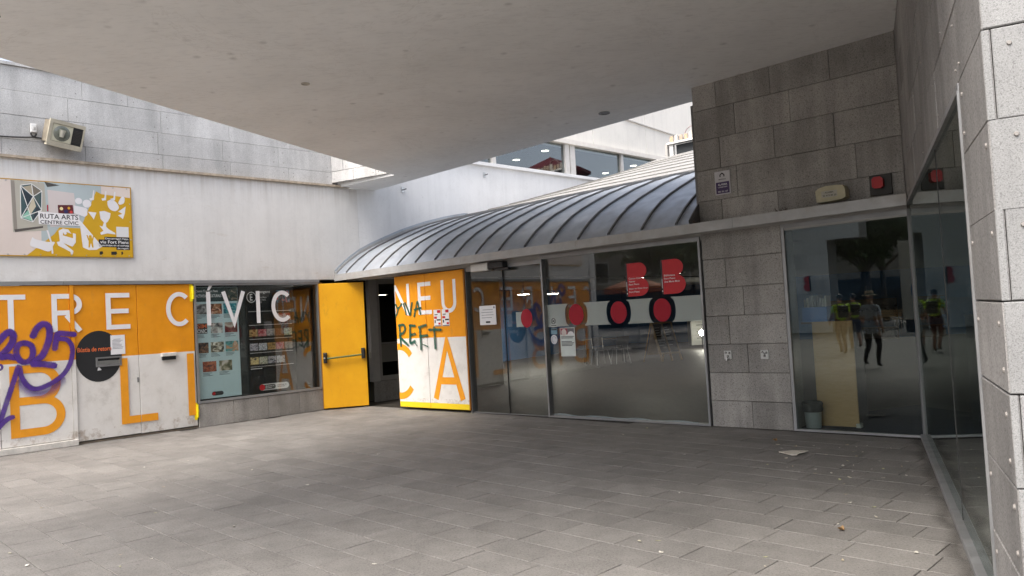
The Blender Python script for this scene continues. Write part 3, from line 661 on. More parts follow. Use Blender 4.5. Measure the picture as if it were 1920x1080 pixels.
text(FL, 'Ajuntament de\nBarcelona', 1.27, 1.44, .53, .585, -.0645, M['paper'], p2); text(FL, 'Districte de\nl\'Eixample', 1.50, 1.69, .53, .585, -.066, M['black'], p2)
obj('display_board', MB().box(FL, .03, 1.92, .44, 2.46, -.12, -.10), plain((.03, .035, .035), .5, name='dark_board'), win)

# upper window band and cladding over the roof
band = obj('window_band', MB().box(FL, 3.6, 17.5, 5.2, 5.275, -.35, .07), M['plaster_blue'], civic)
obj('lintel_beam', MB().box(FL, 3.6, 17.5, 6.08, 6.20, -.35, .10), plain((.74, .70, .64), .7, name='cream_beam'), civic)
for a, b in ((7.28, 7.40), (9.98, 10.14), (10.18, 10.38), (12.43, 12.53), (14.9, 15.0)):
    obj('mullion', MB().box(FL, a, b, 5.276, 6.079, -.10, .02), plain((.62, .60, .57), .6, name='white_frame'), civic)
for a, b in ((3.6, 7.28), (7.40, 9.98), (10.38, 12.43), (12.53, 14.9)):
    obj('window_pane', MB().box(FL, a, b, 5.276, 6.079, -.06, -.05), M['glass_up'], civic)
obj('upper_room', MB().box(FL, 3.4, 17.4, 5.15, 5.19, -5, -.36).box(FL, 3.4, 17.4, 6.12, 6.18, -5, -.36).box(FL, 3.4, 17.4, 5.15, 6.2, -5.1, -5), plain((.07, .065, .06), .7, name='dim_upper_room'), civic, kind='stuff')
for a, b in ((3.6, 8.6), (8.61, 11.22), (11.23, 13.75), (13.76, 17.5)):
    obj('cladding_panel', MB().slab(FL, a, b, 6.203, 9.5, -.3, -.0, .008), M['cream_panel'], civic)
for u, z in ((7.0, 4.98), (4.57, 4.44)):
    bk = thing('wall_bracket', FL.pt(u, z), 'small steel bracket fixed %s the white upper wall' % ('under the window band on' if u > 6 else 'near the soffit tip on'), 'bracket', 'steel brackets on the upper wall')
    obj('plate', MB().slab(FL, u-.04, u+.04, z-.06, z+.06, 0, .012, .003), M['steel'], bk)
    obj('arm', MB().tube([FL.pt(u+.01, z, .01), FL.pt(u+.03, z+.01, .09)], .014, 8), M['alu_dark'], bk, True)

# ------------------------------------------------------------------ library front
lib = thing('library', FW.pt(0, 0), 'library front with glass walls, granite piers and a curved zinc roof', 'building')
ft = lambda u: 2.612 + .0078*(u+5)
fb = lambda u: 2.485 + .0078*(u+5)
def fascia(a, b, o0, o1, z0, z1, name, mat):
    vs = [FW.pt(u, z(u), o) for o in (o0, o1) for z in (z0, z1) for u in (a, b)]
    obj(name, MB().add(vs, [(0,1,3,2),(4,6,7,5),(0,4,5,1),(2,3,7,6),(0,2,6,4),(1,5,7,3)]), mat, lib)
for a, b in ((-5.03, -1.5), (-1.497, .9), (.903, 3.35), (3.353, 5.36)):
    fascia(a, b, .265, .285, fb, ft, 'fascia', M['fascia'])
fascia(-5.03, 5.36, -.06, .262, lambda u: fb(u)+.028, lambda u: ft(u)-.02, 'canopy_underside', plain((.36, .36, .35), .7, name='canopy_paint'))
fascia(-5.03, 5.29, -.14, -.002, lambda u: 2.47, lambda u: fb(u)+.026, 'header_beam', plain((.40, .39, .37), .6, name='header_paint'))
# granite: upper wall and pier
RU = [(4.19, 4.62, [2.76, 3.10, 3.83, 4.56, 5.29]), (3.79, 4.19, [2.76, 3.34, 4.06, 5.29]), (3.385, 3.79, [2.76, 3.11, 3.84, 4.57, 5.29]), (2.975, 3.385, [2.76, 3.32, 4.79, 5.29]), (2.69, 2.975, [2.76, 3.09, 3.84, 5.29])]
slab_rows(FW, RU, lib, M['granite_dark'], gap=.005, c=.003); pins(FW, RU, lib)
obj('upper_wall', MB().box(FW, 2.765, 5.6, 2.56, 4.7, -.35, -.035), M['granite_dark'], lib)
RP = [(2.2, 2.55, [2.76, 3.84]), (1.82, 2.2, [2.76, 3.08, 3.84]), (1.45, 1.82, [2.76, 3.30, 3.84]), (1.08, 1.45, [2.76, 3.08, 3.84]), (.71, 1.08, [2.76, 3.31, 3.84]), (.345, .71, [2.76, 3.84]), (.0, .345, [2.76, 3.32, 3.84])]
slab_rows(FW, RP, lib, M['granite_dark']); pins(FW, RP, lib)
obj('pier_core', MB().box(FW, 2.765, 3.835, 0, 2.56, -.4, -.035), M['granite_dark'], lib)
# glazing
def skew(pivot, deg):
    a = math.atan2(FW.u.y, FW.u.x) + rad(deg); P = FW.pt(pivot, 0, -.02); u = Vector((math.cos(a), math.sin(a), 0)); n = Vector((u.y, -u.x, 0))
    if n.dot(FW.n) < 0: n = -n
    o = P - u*pivot + n*.02; return Fr((o.x, o.y), (u.x, u.y), (n.x, n.y))
FB, FD1, FD2 = skew(1.37, -1.5), skew(-1.25, -2.3), skew(-.42, -2.3)
def pane(u0, u1, z0, z1, fr=FW, mat='glass', off=-.02, name='glass_pane', par=None): return obj(name, MB().box(fr, u0, u1, z0, z1, off-.005, off+.005), M[mat], par or lib)
sd1 = pane(-1.655, -.842, .02, 2.40, FD1, name='sliding_door'); sd2 = pane(-.832, -.005, .02, 2.40, FD2, name='sliding_door')
for d, a, b in ((sd1, -1.655, -.842), (sd2, -.832, -.005)):
    obj('bottom_rail', MB().box(FW, a, b, .004, .02, -.03, -.008), M['alu_dark'], d)
obj('meeting_stile', MB().box(FW, -.841, -.833, .02, 2.40, -.028, -.010), M['rubber'], sd1)
big = pane(.032, 2.715, .032, 2.465, FB, name='glass_pane')
obj('pane_frame', MB().ring(FW, (0, 2.745, .004, 2.52), (.03, 2.717, .03, 2.463), -.075, .03), M['alu'], lib)
obj('door_transom', MB().box(FW, -1.665, -.003, 2.402, 2.468, -.06, .01), M['alu'], lib)
obj('door_jamb', MB().box(FW, -1.70, -1.66, 0, 2.47, -.12, .02), M['alu_dark'], lib)
rp = pane(3.885, 5.283, .03, 2.495, mat='glass_dark')
obj('pane_frame', MB().ring(FW, (3.845, 5.286, .003, 2.55), (3.883, 5.2845, .028, 2.497), -.05, .008), M['alu'], lib)
# dried sealant along the foot of the big pane
mb = MB(); pts = [(.05+i*.12, .034+.012+.010*math.sin(i*1.1)+.008*random.random()) for i in range(22)]
for (a, z1), (b, z2) in zip(pts[:-1], pts[1:]): mb.add([FB.pt(a, .032, -.012), FB.pt(b, .032, -.012), FB.pt(b, z2, -.012), FB.pt(a, z1, -.012)], [(0,1,2,3)])
obj('sealant_smear', mb, M['smear'], big, recalc=False)
# film band with oval cut-outs and red dots, on the glass
zb0, zb1, cen = 1.40, 1.745, (.60, 1.38, 2.11)
def side(c, sgn, n=10):    # bowed edge next to an oval
    return [(c+sgn*(.14+.075*math.cos(math.asin(max(-1, min(1, (z-1.572)/.1725))))), z) for z in [zb0+(zb1-zb0)*i/n for i in range(n+1)]]
edges = [(.034, None)] + [(c, c) for c in cen] + [(2.713, None)]
for i in range(4):
    l = [(.034, zb0), (.034, zb1)][::-1] if i == 0 else side(cen[i-1], 1)[::-1]
    r = [(2.713, zb0), (2.713, zb1)] if i == 3 else side(cen[i], -1)
    obj('frosted_band', MB().sheet(FB, l + r, -.012), M['frost'], big, recalc=False)
def ell(c, z, ru, rz, n=36): return [(c+ru*math.cos(2*math.pi*i/n), z+rz*math.sin(2*math.pi*i/n)) for i in range(n)]
for c in cen: obj('red_dot', MB().sheet(FB, ell(c, 1.57, .142, .162), -.011), M['red_film'], big, recalc=False)
obj('red_dot', MB().sheet(FD2, ell(-.37, 1.555, .125, .15), -.012), M['red_film'], sd2, recalc=False)
obj('grey_patch', MB().sheet(FD2, rect(-.60, -.44, 1.42, 1.66), -.0125), M['frost'], sd2, recalc=False)
# two B-shaped vinyl signs
def b_sign(u0, lines, lab):
    t = thing('vinyl_sign', FB.pt(u0+.16, 1.79), lab, 'sign', 'B shaped signs on the glass')
    obj('spine', MB().sheet(FB, rect(u0, u0+.03, 1.785, 2.26), -.010, .001), M['black'], t)
    a = u0+.03; top = arc(a+.20, 2.145, .125, .115, 90, -62, 12); bot = arc(a+.20, 1.915, .15, .13, 72, -90, 14)
    obj('red_shape', MB().sheet(FB, [(a, 1.785), (a, 2.26)] + top + bot, -.010, .001), M['red_vinyl'], t)
    z = 2.055
    for s in lines:
        if s: text(FB, s, a+.02, a+.02+.0175*len(s), z-.026, z, -.0085, M['paper'], t)
        z -= .043 if s else .02
    obj('small_marks', MB().sheet(FB, rect(u0+.011, u0+.019, 1.87, 2.0), -.009).sheet(FB, ell(u0+.015, 1.83, .009, .012, 10), -.009), M['paper'], t, recalc=False, kind='stuff')
b_sign(1.54, ['Centre Cívic', 'Ateneu', 'Fort Pienc', '', 'Espai de Gent Gran', 'Fort Pienc'], 'red B shaped vinyl sign on the glass, nearer the door')
b_sign(2.125, ['Biblioteca', 'Fort Pienc', 'Ana Maria Moix'], 'red B shaped vinyl sign on the glass, nearer the granite pier')
# door operator
op = thing('door_operator', FW.pt(-1.0, 2.35, .06), 'white and black automatic door operator above the glass doors', 'door operator')
obj('white_cover', MB().slab(FW, -1.42, -1.03, 2.375, 2.505, .012, .14, .01), plain((.66, .65, .62), .5, name='white_cover'), op)
obj('black_cover', MB().slab(FW, -1.03, -.70, 2.40, 2.50, .012, .135, .01), M['black'], op)
obj('arm', MB().box(FW, -.92, -.62, 2.36, 2.395, .02, .09), M['black'], op)
# lettered shutters folded in front of the glass
lv = []
for a, b in ((-3.50, -2.672), (-2.664, -1.70)):
    d = obj('door', MB().slab(FW, a, b, .045, 2.45, .005, .05, .005), M['door_y'], lib); lv.append((d, a, b))
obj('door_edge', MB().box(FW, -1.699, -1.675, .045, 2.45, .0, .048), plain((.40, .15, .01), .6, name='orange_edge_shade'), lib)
for ch, a, b in (('N', -3.56, -3.09), ('E', -2.86, -2.51), ('U', -2.25, -1.88)): put_letter(FW, letter(ch, a, b, 1.72, 2.30, .074), .0535, M['letter_white'], lv)
put_letter(FW, [stroke(arc(-3.45, .70, .40, .455, 40, 320, 34), .118)], .0535, M['letter_orange'], lv)
put_letter(FW, letter('A', -2.575, -1.775, .215, 1.26, .125), .0535, M['letter_orange'], lv)
GREEN = [[(-3.481, 1.936), (-3.431, 1.86), (-3.373, 1.887), (-3.306, 1.942)], [(-3.407, 1.874), (-3.449, 1.773), (-3.493, 1.723)], [(-3.257, 1.939), (-3.221, 1.836), (-3.195, 1.74)], [(-3.212, 1.952), (-3.144, 1.832), (-3.093, 1.725), (-3.057, 1.828), (-3.02, 1.948)], [(-2.981, 1.698), (-2.927, 1.836), (-2.874, 1.962), (-2.831, 1.831), (-2.801, 1.727)], [(-2.965, 1.816), (-2.783, 1.843)], [(-3.398, 1.558), (-3.394, 1.375), (-3.379, 1.17)], [(-3.417, 1.544), (-3.287, 1.554), (-3.244, 1.48), (-3.298, 1.409), (-3.402, 1.361), (-3.309, 1.271), (-3.173, 1.179)], [(-3.116, 1.538), (-2.961, 1.526)], [(-3.101, 1.541), (-3.108, 1.368), (-3.115, 1.216), (-2.982, 1.253)], [(-3.115, 1.365), (-2.962, 1.378)], [(-2.868, 1.493), (-2.664, 1.529)], [(-2.836, 1.489), (-2.829, 1.304), (-2.824, 1.097)], [(-2.838, 1.329), (-2.637, 1.344)], [(-2.592, 1.442), (-2.277, 1.435)], [(-2.455, 1.48), (-2.45, 1.295), (-2.444, 1.11)], [(-2.985, 1.221), (-2.925, 1.163)], [(-2.774, 1.189), (-2.631, 1.144)]]
for k, p in enumerate(GREEN):
    um = sum(q[0] for q in p)/len(p); d = lv[0] if um < -2.67 else lv[1]
    spray_line(FW, p, .05 if k < 6 else .062 if k < 16 else .03, .056+.0012*k, M['green'], d[0])

# ------------------------------------------------------------------ vaulted zinc roof
PROF = [(0, 0), (.07, .065), (.16, .14), (.3, .25), (.57, .42), (.85, .555), (1.13, .67), (1.66, .875), (2.27, 1.065), (2.9, 1.22), (3.5, 1.33)]
rise = lambda u: ft(u) + .004 + .006*(u+5)*0
def rp_(u, d, h, dz=0): return FW.pt(u, rise(u) + h*(1+.012*(u+5)/6) + dz, .272-d)
seamU = [-4.65, -4.12, -3.61, -3.13, -2.64, -2.13, -1.65, -1.14, -.63, -.09, .42, .94, 1.47, 2.02, 2.55]
cutU = [None] + seamU + [2.74]
for i in range(len(cutU)-1):
    a, b = cutU[i], cutU[i+1]; mb = MB(); n = len(PROF)
    ul = lambda d: (-5.03+.0644*d) if a is None else a
    for j in range(5):
        t = j/4
        for d, h in PROF: mb.v.append(rp_(ul(d)*(1-t)+b*t, d, h, -.010*math.sin(math.pi*t)))
    for j in range(4):
        for k in range(n-1): mb.f.append([j*n+k, j*n+k+1, (j+1)*n+k+1, (j+1)*n+k]); mb.m.append(0)
    obj('roof_panel', mb, M['zinc'], lib, True, recalc=False)
for u in seamU:
    mb = MB(); n = len(PROF); w = .012
    for s, dz in ((-w, -.004), (-w, .032), (w, .032), (w, -.004)):
        for d, h in PROF: mb.v.append(rp_(u+s, d, h, dz))
    for q in range(3):
        for k in range(n-1): mb.f.append([q*n+k, q*n+k+1, (q+1)*n+k+1, (q+1)*n+k]); mb.m.append(0)
    obj('standing_seam', mb, M['zinc_seam'], lib, True, recalc=False)
mb = MB()
for dz, o in ((0, 0), (.05, 0), (.05, .03), (0, .03)):
    for u in (-4.8, 4.5): mb.v.append(rp_(u, 3.5+o, 1.33, dz))
mb.f = [[0,1,3,2],[2,3,5,4],[4,5,7,6]]; mb.m = [0]*3
obj('ridge_strip', mb, M['zinc_seam'], lib)
# flashing stepped up against the white wall
PR = [(d, h) for d, h in PROF]
def prof_h(d):
    for (a, x), (b, y) in zip(PROF[:-1], PROF[1:]):
        if a <= d <= b: return x + (y-x)*(d-a)/(b-a)
    return PROF[-1][1]
st = [0, .58, 1.14, 1.68, 2.28, 3.0, 3.6]
for a, b in zip(st[:-1], st[1:]):
    for o, e0, e1, mt in ((.03, .0, .085, 'zinc'), (.055, -.005, .045, 'fascia')):
        mb = MB(); n = 6
        for j in range(n):
            d = a+(b-a)*j/(n-1)*.99; z = rise(-5)+prof_h(min(d, 3.5))
            for oo, e in ((0, e0), (o, e0), (o, e1), (0, e1)): mb.v.append(FL.pt(2.79+d, z+e, oo+.002))
        for j in range(n-1):
            for q in range(4): mb.f.append([j*4+q, j*4+(q+1) % 4, (j+1)*4+(q+1) % 4, (j+1)*4+q]); mb.m.append(0)
        mb.f += [[0,1,2,3], [(n-1)*4+3, (n-1)*4+2, (n-1)*4+1, (n-1)*4]]; mb.m += [0, 0]
        obj('wall_flashing', mb, M[mt], lib)
# pale roof slope behind the vault
def topz(u): return 5.22+(u+4.37)*.13 if u < -2.6 else min(5.52, 5.45+.045*(u+2.6))
def r2(u, t, dz=0): d = 3.5+5.05*t; z0 = rise(u)+1.33*(1+.012*(u+5)/6)+.02; return FW.pt(u, z0*(1-t)+topz(u)*t+dz, .272-d)
us = [-4.8+.0644*0, -4.0, -3.2, -2.6, -1.4, 0, 2, 4.5]; ts = [i/7 for i in range(8)]
for i in range(7):
    mb = MB()
    for u in us:
        for t in (ts[i], ts[i+1]): mb.v.append(r2(u if u > -4.7 else -4.8+.33*t, t))
    for j in range(len(us)-1): mb.f.append([j*2, j*2+1, j*2+3, j*2+2]); mb.m.append(0)
    obj('pale_roof_sheet', mb, M['zinc_light'], lib, recalc=False)
    mb = MB()
    for u in us:
        for dt, dz in ((-.004, 0), (-.004, .022), (.004, .022), (.004, 0)): mb.v.append(r2(u if u > -4.7 else -4.75+.33*ts[i], max(0, ts[i]+dt), dz))
    for j in range(len(us)-1):
        for q in range(3): mb.f.append([j*4+q, j*4+q+1, j*4+4+q+1, j*4+4+q]); mb.m.append(0)
    if i: obj('roof_joint', mb, plain((.17, .165, .155), .7, .1, name='pale_joint'), lib, recalc=False)
obj('roof_edge', MB().tube([r2(u, 1, .0) for u in us[1:]], .03, 6), M['zinc_light'], lib)
# roof end flashing beside the upper granite wall
mb = MB()
for d, h in PROF[:8]:
    for s, dz in ((2.742, 0), (2.742, .05), (2.757, .05), (2.757, 0)): mb.v.append(rp_(s, d, h, dz))
for k in range(7):
    for q in range(4): mb.f.append([k*4+q, k*4+(q+1) % 4, (k+1)*4+(q+1) % 4, (k+1)*4+q]); mb.m.append(0)
q_ = [(d, h) for d, h in PROF[:8]]
mb2 = MB(); n_q = len(q_)
for uu in (2.738, 2.752):
    mb2.v += [rp_(uu, d, h, -.01) for d, h in q_] + [FW.pt(uu, 2.58, .272-q_[-1][0]), FW.pt(uu, 2.60, .27)]
mb2.f = [list(range(n_q+2)), list(range(2*n_q+3, n_q+1, -1))] + [[i, (i+1) % (n_q+2), n_q+2+(i+1) % (n_q+2), n_q+2+i] for i in range(n_q+2)]; mb2.m = [0]*len(mb2.f)
obj('roof_end_plate', mb2, M['zinc_seam'], lib)
obj('roof_cheek', MB().box(FW, 2.70, 2.95, 2.56, 4.3, -3.2, -.06), M['zinc_seam'], lib)
obj('end_flashing', mb, M['zinc_seam'], lib, recalc=False)

# ------------------------------------------------------------------ interior of the library
Tr = FT.pt(5.3, 0, -.04)
IP = [FW.pt(-5.0, 0, -.06), FW.pt(5.285, 0, -.06), FT.pt(.3, 0, -.05), FT.pt(5.27, 0, -.05), Vector((8.5, 2.2, 0)), Vector((15, 9, 0)), Vector((16, 22, 0)), FW.pt(4, 0, -22), FW.pt(-13, 0, -22), FL.pt(7.32, 0, -5.12), FL.pt(7.32, 0, -.02)]
obj('library_floor', MB().prism(IP, -.008, .003), M['ifloor'], kind='structure')
cp = [FW.pt(3.4, 0, -.3), FW.pt(5.25, 0, -.1), FT.pt(.3, 0, -.08), FT.pt(5.2, 0, -.08), Vector((7.5, 4, 0)), Vector((9, 9.5, 0)), Vector((6.2, 11.3, 0))]
obj('carpet', MB().prism(cp, .0035, .010), M['carpet'], kind='structure')
obj('interior_ceiling', MB().prism(IP, 2.56, 2.60), M['iceil'], lib)
for i in range(4, 9):
    a, b = IP[i], IP[i+1]; d = (b-a).normalized(); fr = Fr((a.x, a.y), (d.x, d.y), (d.y, -d.x))
    obj('interior_wall', MB().box(fr, 0, (b-a).length, 0, 2.56, -.1, .1), M['iwall'] if i < 6 else M['iblue'] , lib)
obj('interior_wall', MB().box(FL, 6.05, 7.3, 0, 2.52, -.3, -.02), M['iwall'], lib)

# ------------------------------------------------------------------ glazed granite wing on the right
wing = thing('granite_wing', FT.pt(5.7, 0), 'granite wing on the right with tall corner glazing and a pale pier', 'building')
p1_ = pane(.012, 3.60, .05, 2.585, FT, 'glass_dark', -.02, 'glass_pane', wing); pane(3.606, 5.262, .05, 2.585, FT, 'glass_dark', -.02, 'glass_pane', wing)
obj('corner_bead', MB().box(FT, -.003, .004, .03, 2.56, -.028, .002), M['alu_dark'], wing)
obj('joint_bead', MB().box(FT, 3.600, 3.606, .05, 2.585, -.026, -.012), M['rubber'], wing)
obj('floor_channel', MB().slab(FT, .0, 5.27, .0, .045, -.05, .035, .006), M['alu'], wing)
obj('head_channel', MB().box(FT, .0, 5.28, 2.588, 2.625, -.05, .006), M['alu'], wing)
obj('side_channel', MB().box(FT, 5.263, 5.283, .046, 2.587, -.045, .012), M['alu'], wing)
RT = [(z, min(z+.37, 4.66), [.0, .55+.5*(i % 2), 1.7+.5*(i % 2), 2.9+.4*(i % 2), 4.1+.5*(i % 2), 5.3+.2*(i % 2), 6.09]) for i, z in enumerate((2.63, 3.0, 3.37, 3.74, 4.11))] + [(4.48, 4.7, [0, 1.2, 2.6, 3.9, 5.1, 6.09])]
slab_rows(FT, RT, wing, M['granite'], gap=.005); pins(FT, RT, wing)
RB = [(z, z+.365, [5.285, 6.09]) for z in (.09, .455, .82, 1.185, 1.55, 1.905, 2.265)]; RB[-1] = (2.265, 2.63, [5.285, 6.09]); RB.append((0, .09, [5.285, 6.09]))
slab_rows(FT, RB, wing, M['granite'], gap=.008); pins(FT, RB, wing, 0, .09, .014)
for i, (z0, z1) in enumerate([(r[0], r[1]) for r in RB[:7]] + [(2.63+.37*k, 3.0+.37*k) for k in range(6)]):
    a = .004 if i % 2 == 0 else -.030
    js = [.0, .62, 1.5, 2.4] if i % 2 else [.030, 1.0, 1.9, 2.4]
    if i % 2 == 0: obj('slab_edge', MB().slab(FP, -.001, .026, z0+.003, z1-.003, -.03, .0, .002), M['granite_light'], wing)
    slab_rows(FP, [(z0, z1, js)], wing, M['granite_light'], gap=.006)
    mb = MB()
    for u in (.09, .5): mb.disc(FP.pt(u, z1-.07, 0), FP.n, .010, .007, .008, 10)
    obj('fixing_pin', mb, M['pin'], wing, True, kind='stuff')
core = [FT.pt(5.29, 0, -.035), FT.pt(6.06, 0, -.035), FP.pt(2.4, 0, -.04), FP.pt(2.4, 0, -.6), FT.pt(5.29, 0, -.6)]
obj('pier_core', MB().prism(core, 0, 4.7), M['granite'], wing)
obj('upper_core', MB().prism([FT.pt(-.1, 0, -.035), FT.pt(5.3, 0, -.035), FT.pt(5.3, 0, -.4), FT.pt(-.1, 0, -.4)], 2.63, 4.7), M['granite'], wing)
obj('sky_block_mass', MB().prism([FT.pt(-1.5, 0, -.5), FT.pt(6.05, 0, -.05), FP.pt(2.4, 0, -.05), (11, -2, 0), (14, 8, 0)], 4.705, 9.0), M['granite'], wing)  # unseen mass above the wing, added to block sky from the right

# ------------------------------------------------------------------ bridge overhead
over = thing('overhead_bridge', (-3, 6, 4.4), 'wide off-white soffit of the building bridging over the court', 'building')
SP = [A_, FL.pt(2.98, 0, -.02), FL.pt(3.86, 0, -.003), Vector((2.70, 10.9, 0)), FW.pt(3.2, 0, -.8), FW.pt(5.6, 0, -.3), FT.pt(3.0, 0, -.034), FT.pt(6.07, 0, -.034), FP.pt(.3, 0, -.034), Vector((2.3, 2.9, 0)), Vector((-6.6, 3.5, 0))]
obj('soffit', MB().prism([(p.x, p.y) for p in SP], soffit_z, lambda p: soffit_z(p)+.12), M['soffit'], over)
SP2 = [p for p in SP]
obj('bridge_mass', MB().prism([(p.x, p.y) for p in SP], lambda p: soffit_z(p)+.123, 5.3), M['granite_blue'], over)
a, b = FL.pt(2.86, 0, -.012), A_
d = (b-a).normalized(); FA = Fr((a.x, a.y), (d.x, d.y), (d.y, -d.x)); la = (b-a).length
if FA.n.dot(-a) < 0: FA.n = -FA.n
RA = [(4.44, 4.66, [0, .55, 1.1, la]), (4.66, 5.02, [0, .3, .9, la]), (5.02, 5.39, [0, .6, la]), (5.39, 5.76, [0, .4, la])]
slab_rows(FA, RA, over, M['granite_blue'], o1=.03); pins(FA, RA, over, .03)
for (x, y), lab in (((1.49, 11.15), 'round recessed lamp in the soffit near the zinc roof'), ((-2.29, 8.94), 'small round cap standing in for a brown stain in the middle of the soffit')):  # the smaller one is a cap added for a brown stain
    z = soffit_z((x, y))
    t = thing('lamp_and_stain_cap', (x, y, z), lab, 'lamp', 'fittings in the soffit'); r = .085 if x > 0 else .05
    obj('trim', MB().lathe((x, y, z-.012), [(r, .011), (r, 0), (r*.8, 0), (r*.75, .02)], 20), M['alu_dark'] if x > 0 else plain((.56, .52, .46), .7, name='painted_cap'), t, True)
    obj('bulb', MB().lathe((x, y, z-.006), [(r*.2, .0), (r*.7, .002), (r*.7, .01)], 16), plain((.12, .11, .1) if x > 0 else (.42, .38, .33), .5, name='bulb_and_stain_disc'), t, True)
vt = thing('soffit_vent', (-4.45, 6.55, 4.44), 'small square vent grille in the soffit at the left edge', 'vent')
zv = soffit_z((-4.45, 6.55))
obj('vent_frame', MB().prism([(-4.75, 6.45), (-4.33, 6.62), (-4.26, 6.42), (-4.68, 6.25)], zv-.012, zv-.0005), M['alu_dark'], vt)
for k in range(5):
    q = .035+.037*k; obj('slat', MB().prism([(-4.73+q*.35, 6.44-q), (-4.345+q*.35, 6.60-q), (-4.338+q*.35, 6.585-q), (-4.723+q*.35, 6.425-q)], zv-.02, zv-.0125), M['alu'], vt)

# ================================================================== OBJECTS ON THE WALLS
# floodlight, switch, cable
fo = FL.pt(-1.96, 4.76, .20); ya = math.atan2(FL.u.y, FL.u.x) + rad(4); tl = rad(-7)
ux = Vector((math.cos(ya), math.sin(ya), 0)); nn = Vector((ux.y, -ux.x, 0)); uz = Z*math.cos(rad(14)) + nn*math.sin(rad(14)); nf = nn*math.cos(rad(14)) - Z*math.sin(rad(14))
ux2 = ux*math.cos(tl) + uz*math.sin(tl); uz2 = uz*math.cos(tl) - ux*math.sin(tl)
class FF:                                             # tilted face of the lamp
    def pt(s, u, z, off=0.): return fo + ux2*u + uz2*z + nf*off
    n = nf
ff = FF()
fl = thing('floodlight', FL.pt(-1.96, 4.76, 0), 'old cream floodlight with round lens on the granite wall', 'floodlight')
crm = plain((.50, .46, .36), .55, var=.15, name='aged_cream_metal')
obj('housing', MB().slab(ff, -.24, .24, -.165, .165, -.19, .05, .02), plain((.27, .235, .18), .6, var=.2, name='housing_tan'), fl)
obj('face_rim', MB().ring(ff, (-.25, .25, -.185, .185), (-.205, .225, -.14, .13), .04, .07), crm, fl)
obj('lens_plate', MB().slab(ff, -.20, .085, -.135, .125, .045, .056, .004), plain((.62, .60, .46), .5, name='cream_plate'), fl)
obj('reflector', MB().tube([ff.pt(-.06, -.005, .0565), ff.pt(-.06, -.005, .060), ff.pt(-.06, -.005, .058), ff.pt(-.06, -.005, .050)], [.118, .112, .07, .03], 24), plain((.30, .30, .26), .25, .4, name='dull_reflector'), fl, True)
obj('lens', MB().tube([ff.pt(-.06, -.005, .062), ff.pt(-.06, -.005, .082)], [.112, .085], 24), M['glass'], fl, True)
obj('bulb', MB().tube([ff.pt(-.06, -.06, .062), ff.pt(-.06, .05, .064)], [.03, .045], 12), plain((.52, .50, .42), .3, name='bulb_glass'), fl, True)
obj('vent_plate', MB().slab(ff, .09, .222, -.137, .128, .045, .06, .003), M['black'], fl)
for k in range(9): obj('louvre', MB().box(ff, .10, .212, -.10+.022*k, -.09+.022*k, .06, .066), plain((.05, .047, .042), .5, name='louvre'), fl)
obj('bracket', MB().tube([ff.pt(.25, 0, -.05), ff.pt(.275, -.01, -.08), FL.pt(-1.68, 4.70, .0)], .014, 8), plain((.30, .22, .18), .6, .3, name='rusty_bracket'), fl, True)
obj('lower_lip', MB().box(ff, -.245, .245, -.215, -.186, -.02, .072), crm, fl)
sw = thing('switch_box', FL.pt(-2.335, 4.83), 'small white switch box beside the floodlight', 'switch')
obj('cover', MB().slab(FL, -2.375, -2.295, 4.775, 4.905, 0, .05, .008), plain((.74, .74, .73), .5, name='white_plastic'), sw)
obj('toggle', MB().tube([FL.pt(-2.335, 4.815, .05), FL.pt(-2.335, 4.86, .06)], .016, 8), plain((.55, .55, .54), .5, name='grey_plastic'), sw, True)
obj('conduit_loop', MB().tube([FL.pt(-2.335+.035*math.cos(t), 4.765+.05*math.sin(t), .02) for t in [math.pi*(1+i/10) for i in range(11)]], .012, 8), M['rubber'], sw, True)
obj('power_cable', MB().tube([FL.pt(u, z, .015) for u, z in ((-4.9, 4.66), (-3.6, 4.665), (-2.9, 4.66), (-2.6, 4.675), (-2.45, 4.69), (-2.33, 4.705), (-2.2, 4.70), (-2.1, 4.70))], .011, 8), M['rubber'], None, True, 'thin black cable running along the granite to the floodlight', 'cable')
# banner
bn = thing('banner', FL.pt(-2.2, 2.9), 'yellow and pink arts route banner on the white wall', 'banner')
BU0, BU1, BZ0, BZ1 = -2.79, -.985, 2.905, 4.035
def bm_(x, y):       # banner drawing grid (0..1480, 0..850 down) to wall coordinates
    return (BU0 + (BU1-BU0)*x/1480, BZ1 - (BZ1-BZ0)*y/850)
def bpoly(name, pts, lev, c, sm=False, rough=.5):
    p = [bm_(*q) for q in (catmull([*pts, pts[0]], 5)[:-1] if sm else pts)]
    obj(name, MB().sheet(FL, p, .028+.0007*lev), plain(c, rough, var=.03, scale=3), bn, recalc=False)
obj('sheet', MB().slab(FL, -4.6, BU1, BZ0, BZ1, .012, .028, .003), plain(hx('DDD0C8'), .5, var=.05, scale=2, name='pink_vinyl'), bn)
Yb = hx('CFA21A'); Wb = (.78, .77, .79); Gb = hx('B4B0A4')
bpoly('gallery_wall', [(420, 0), (1120, 0), (1120, 560), (420, 700)], 1, hx('B2BEC0')); bpoly('gallery_glow', [(500, 90), (800, 110), (830, 480), (520, 520)], 2, hx('CFC6C4'))
bpoly('ceiling_shape', [(470, 0), (640, 30), (500, 60)], 3, hx('4B4A48')); bpoly('corner_pillar', [(110, 0), (470, 20), (490, 560), (120, 590)], 2, Gb)
bpoly('pillar_shade', [(110, 10), (150, 10), (165, 560), (130, 575)], 3, hx('8F8880')); bpoly('yellow_field', [(1060, 70), (1120, 100), (1475, 125), (1480, 850), (255, 850), (560, 600), (620, 520), (860, 520)], 4, Yb)
bpoly('frame_shadow', [(135, 560), (440, 510), (440, 530), (140, 590)], 4, hx('55504C'))
crys = [(210, 60), (330, 35), (440, 110), (430, 330), (330, 470), (205, 430)]
bpoly('crystal', crys, 5, hx('3C5458'))
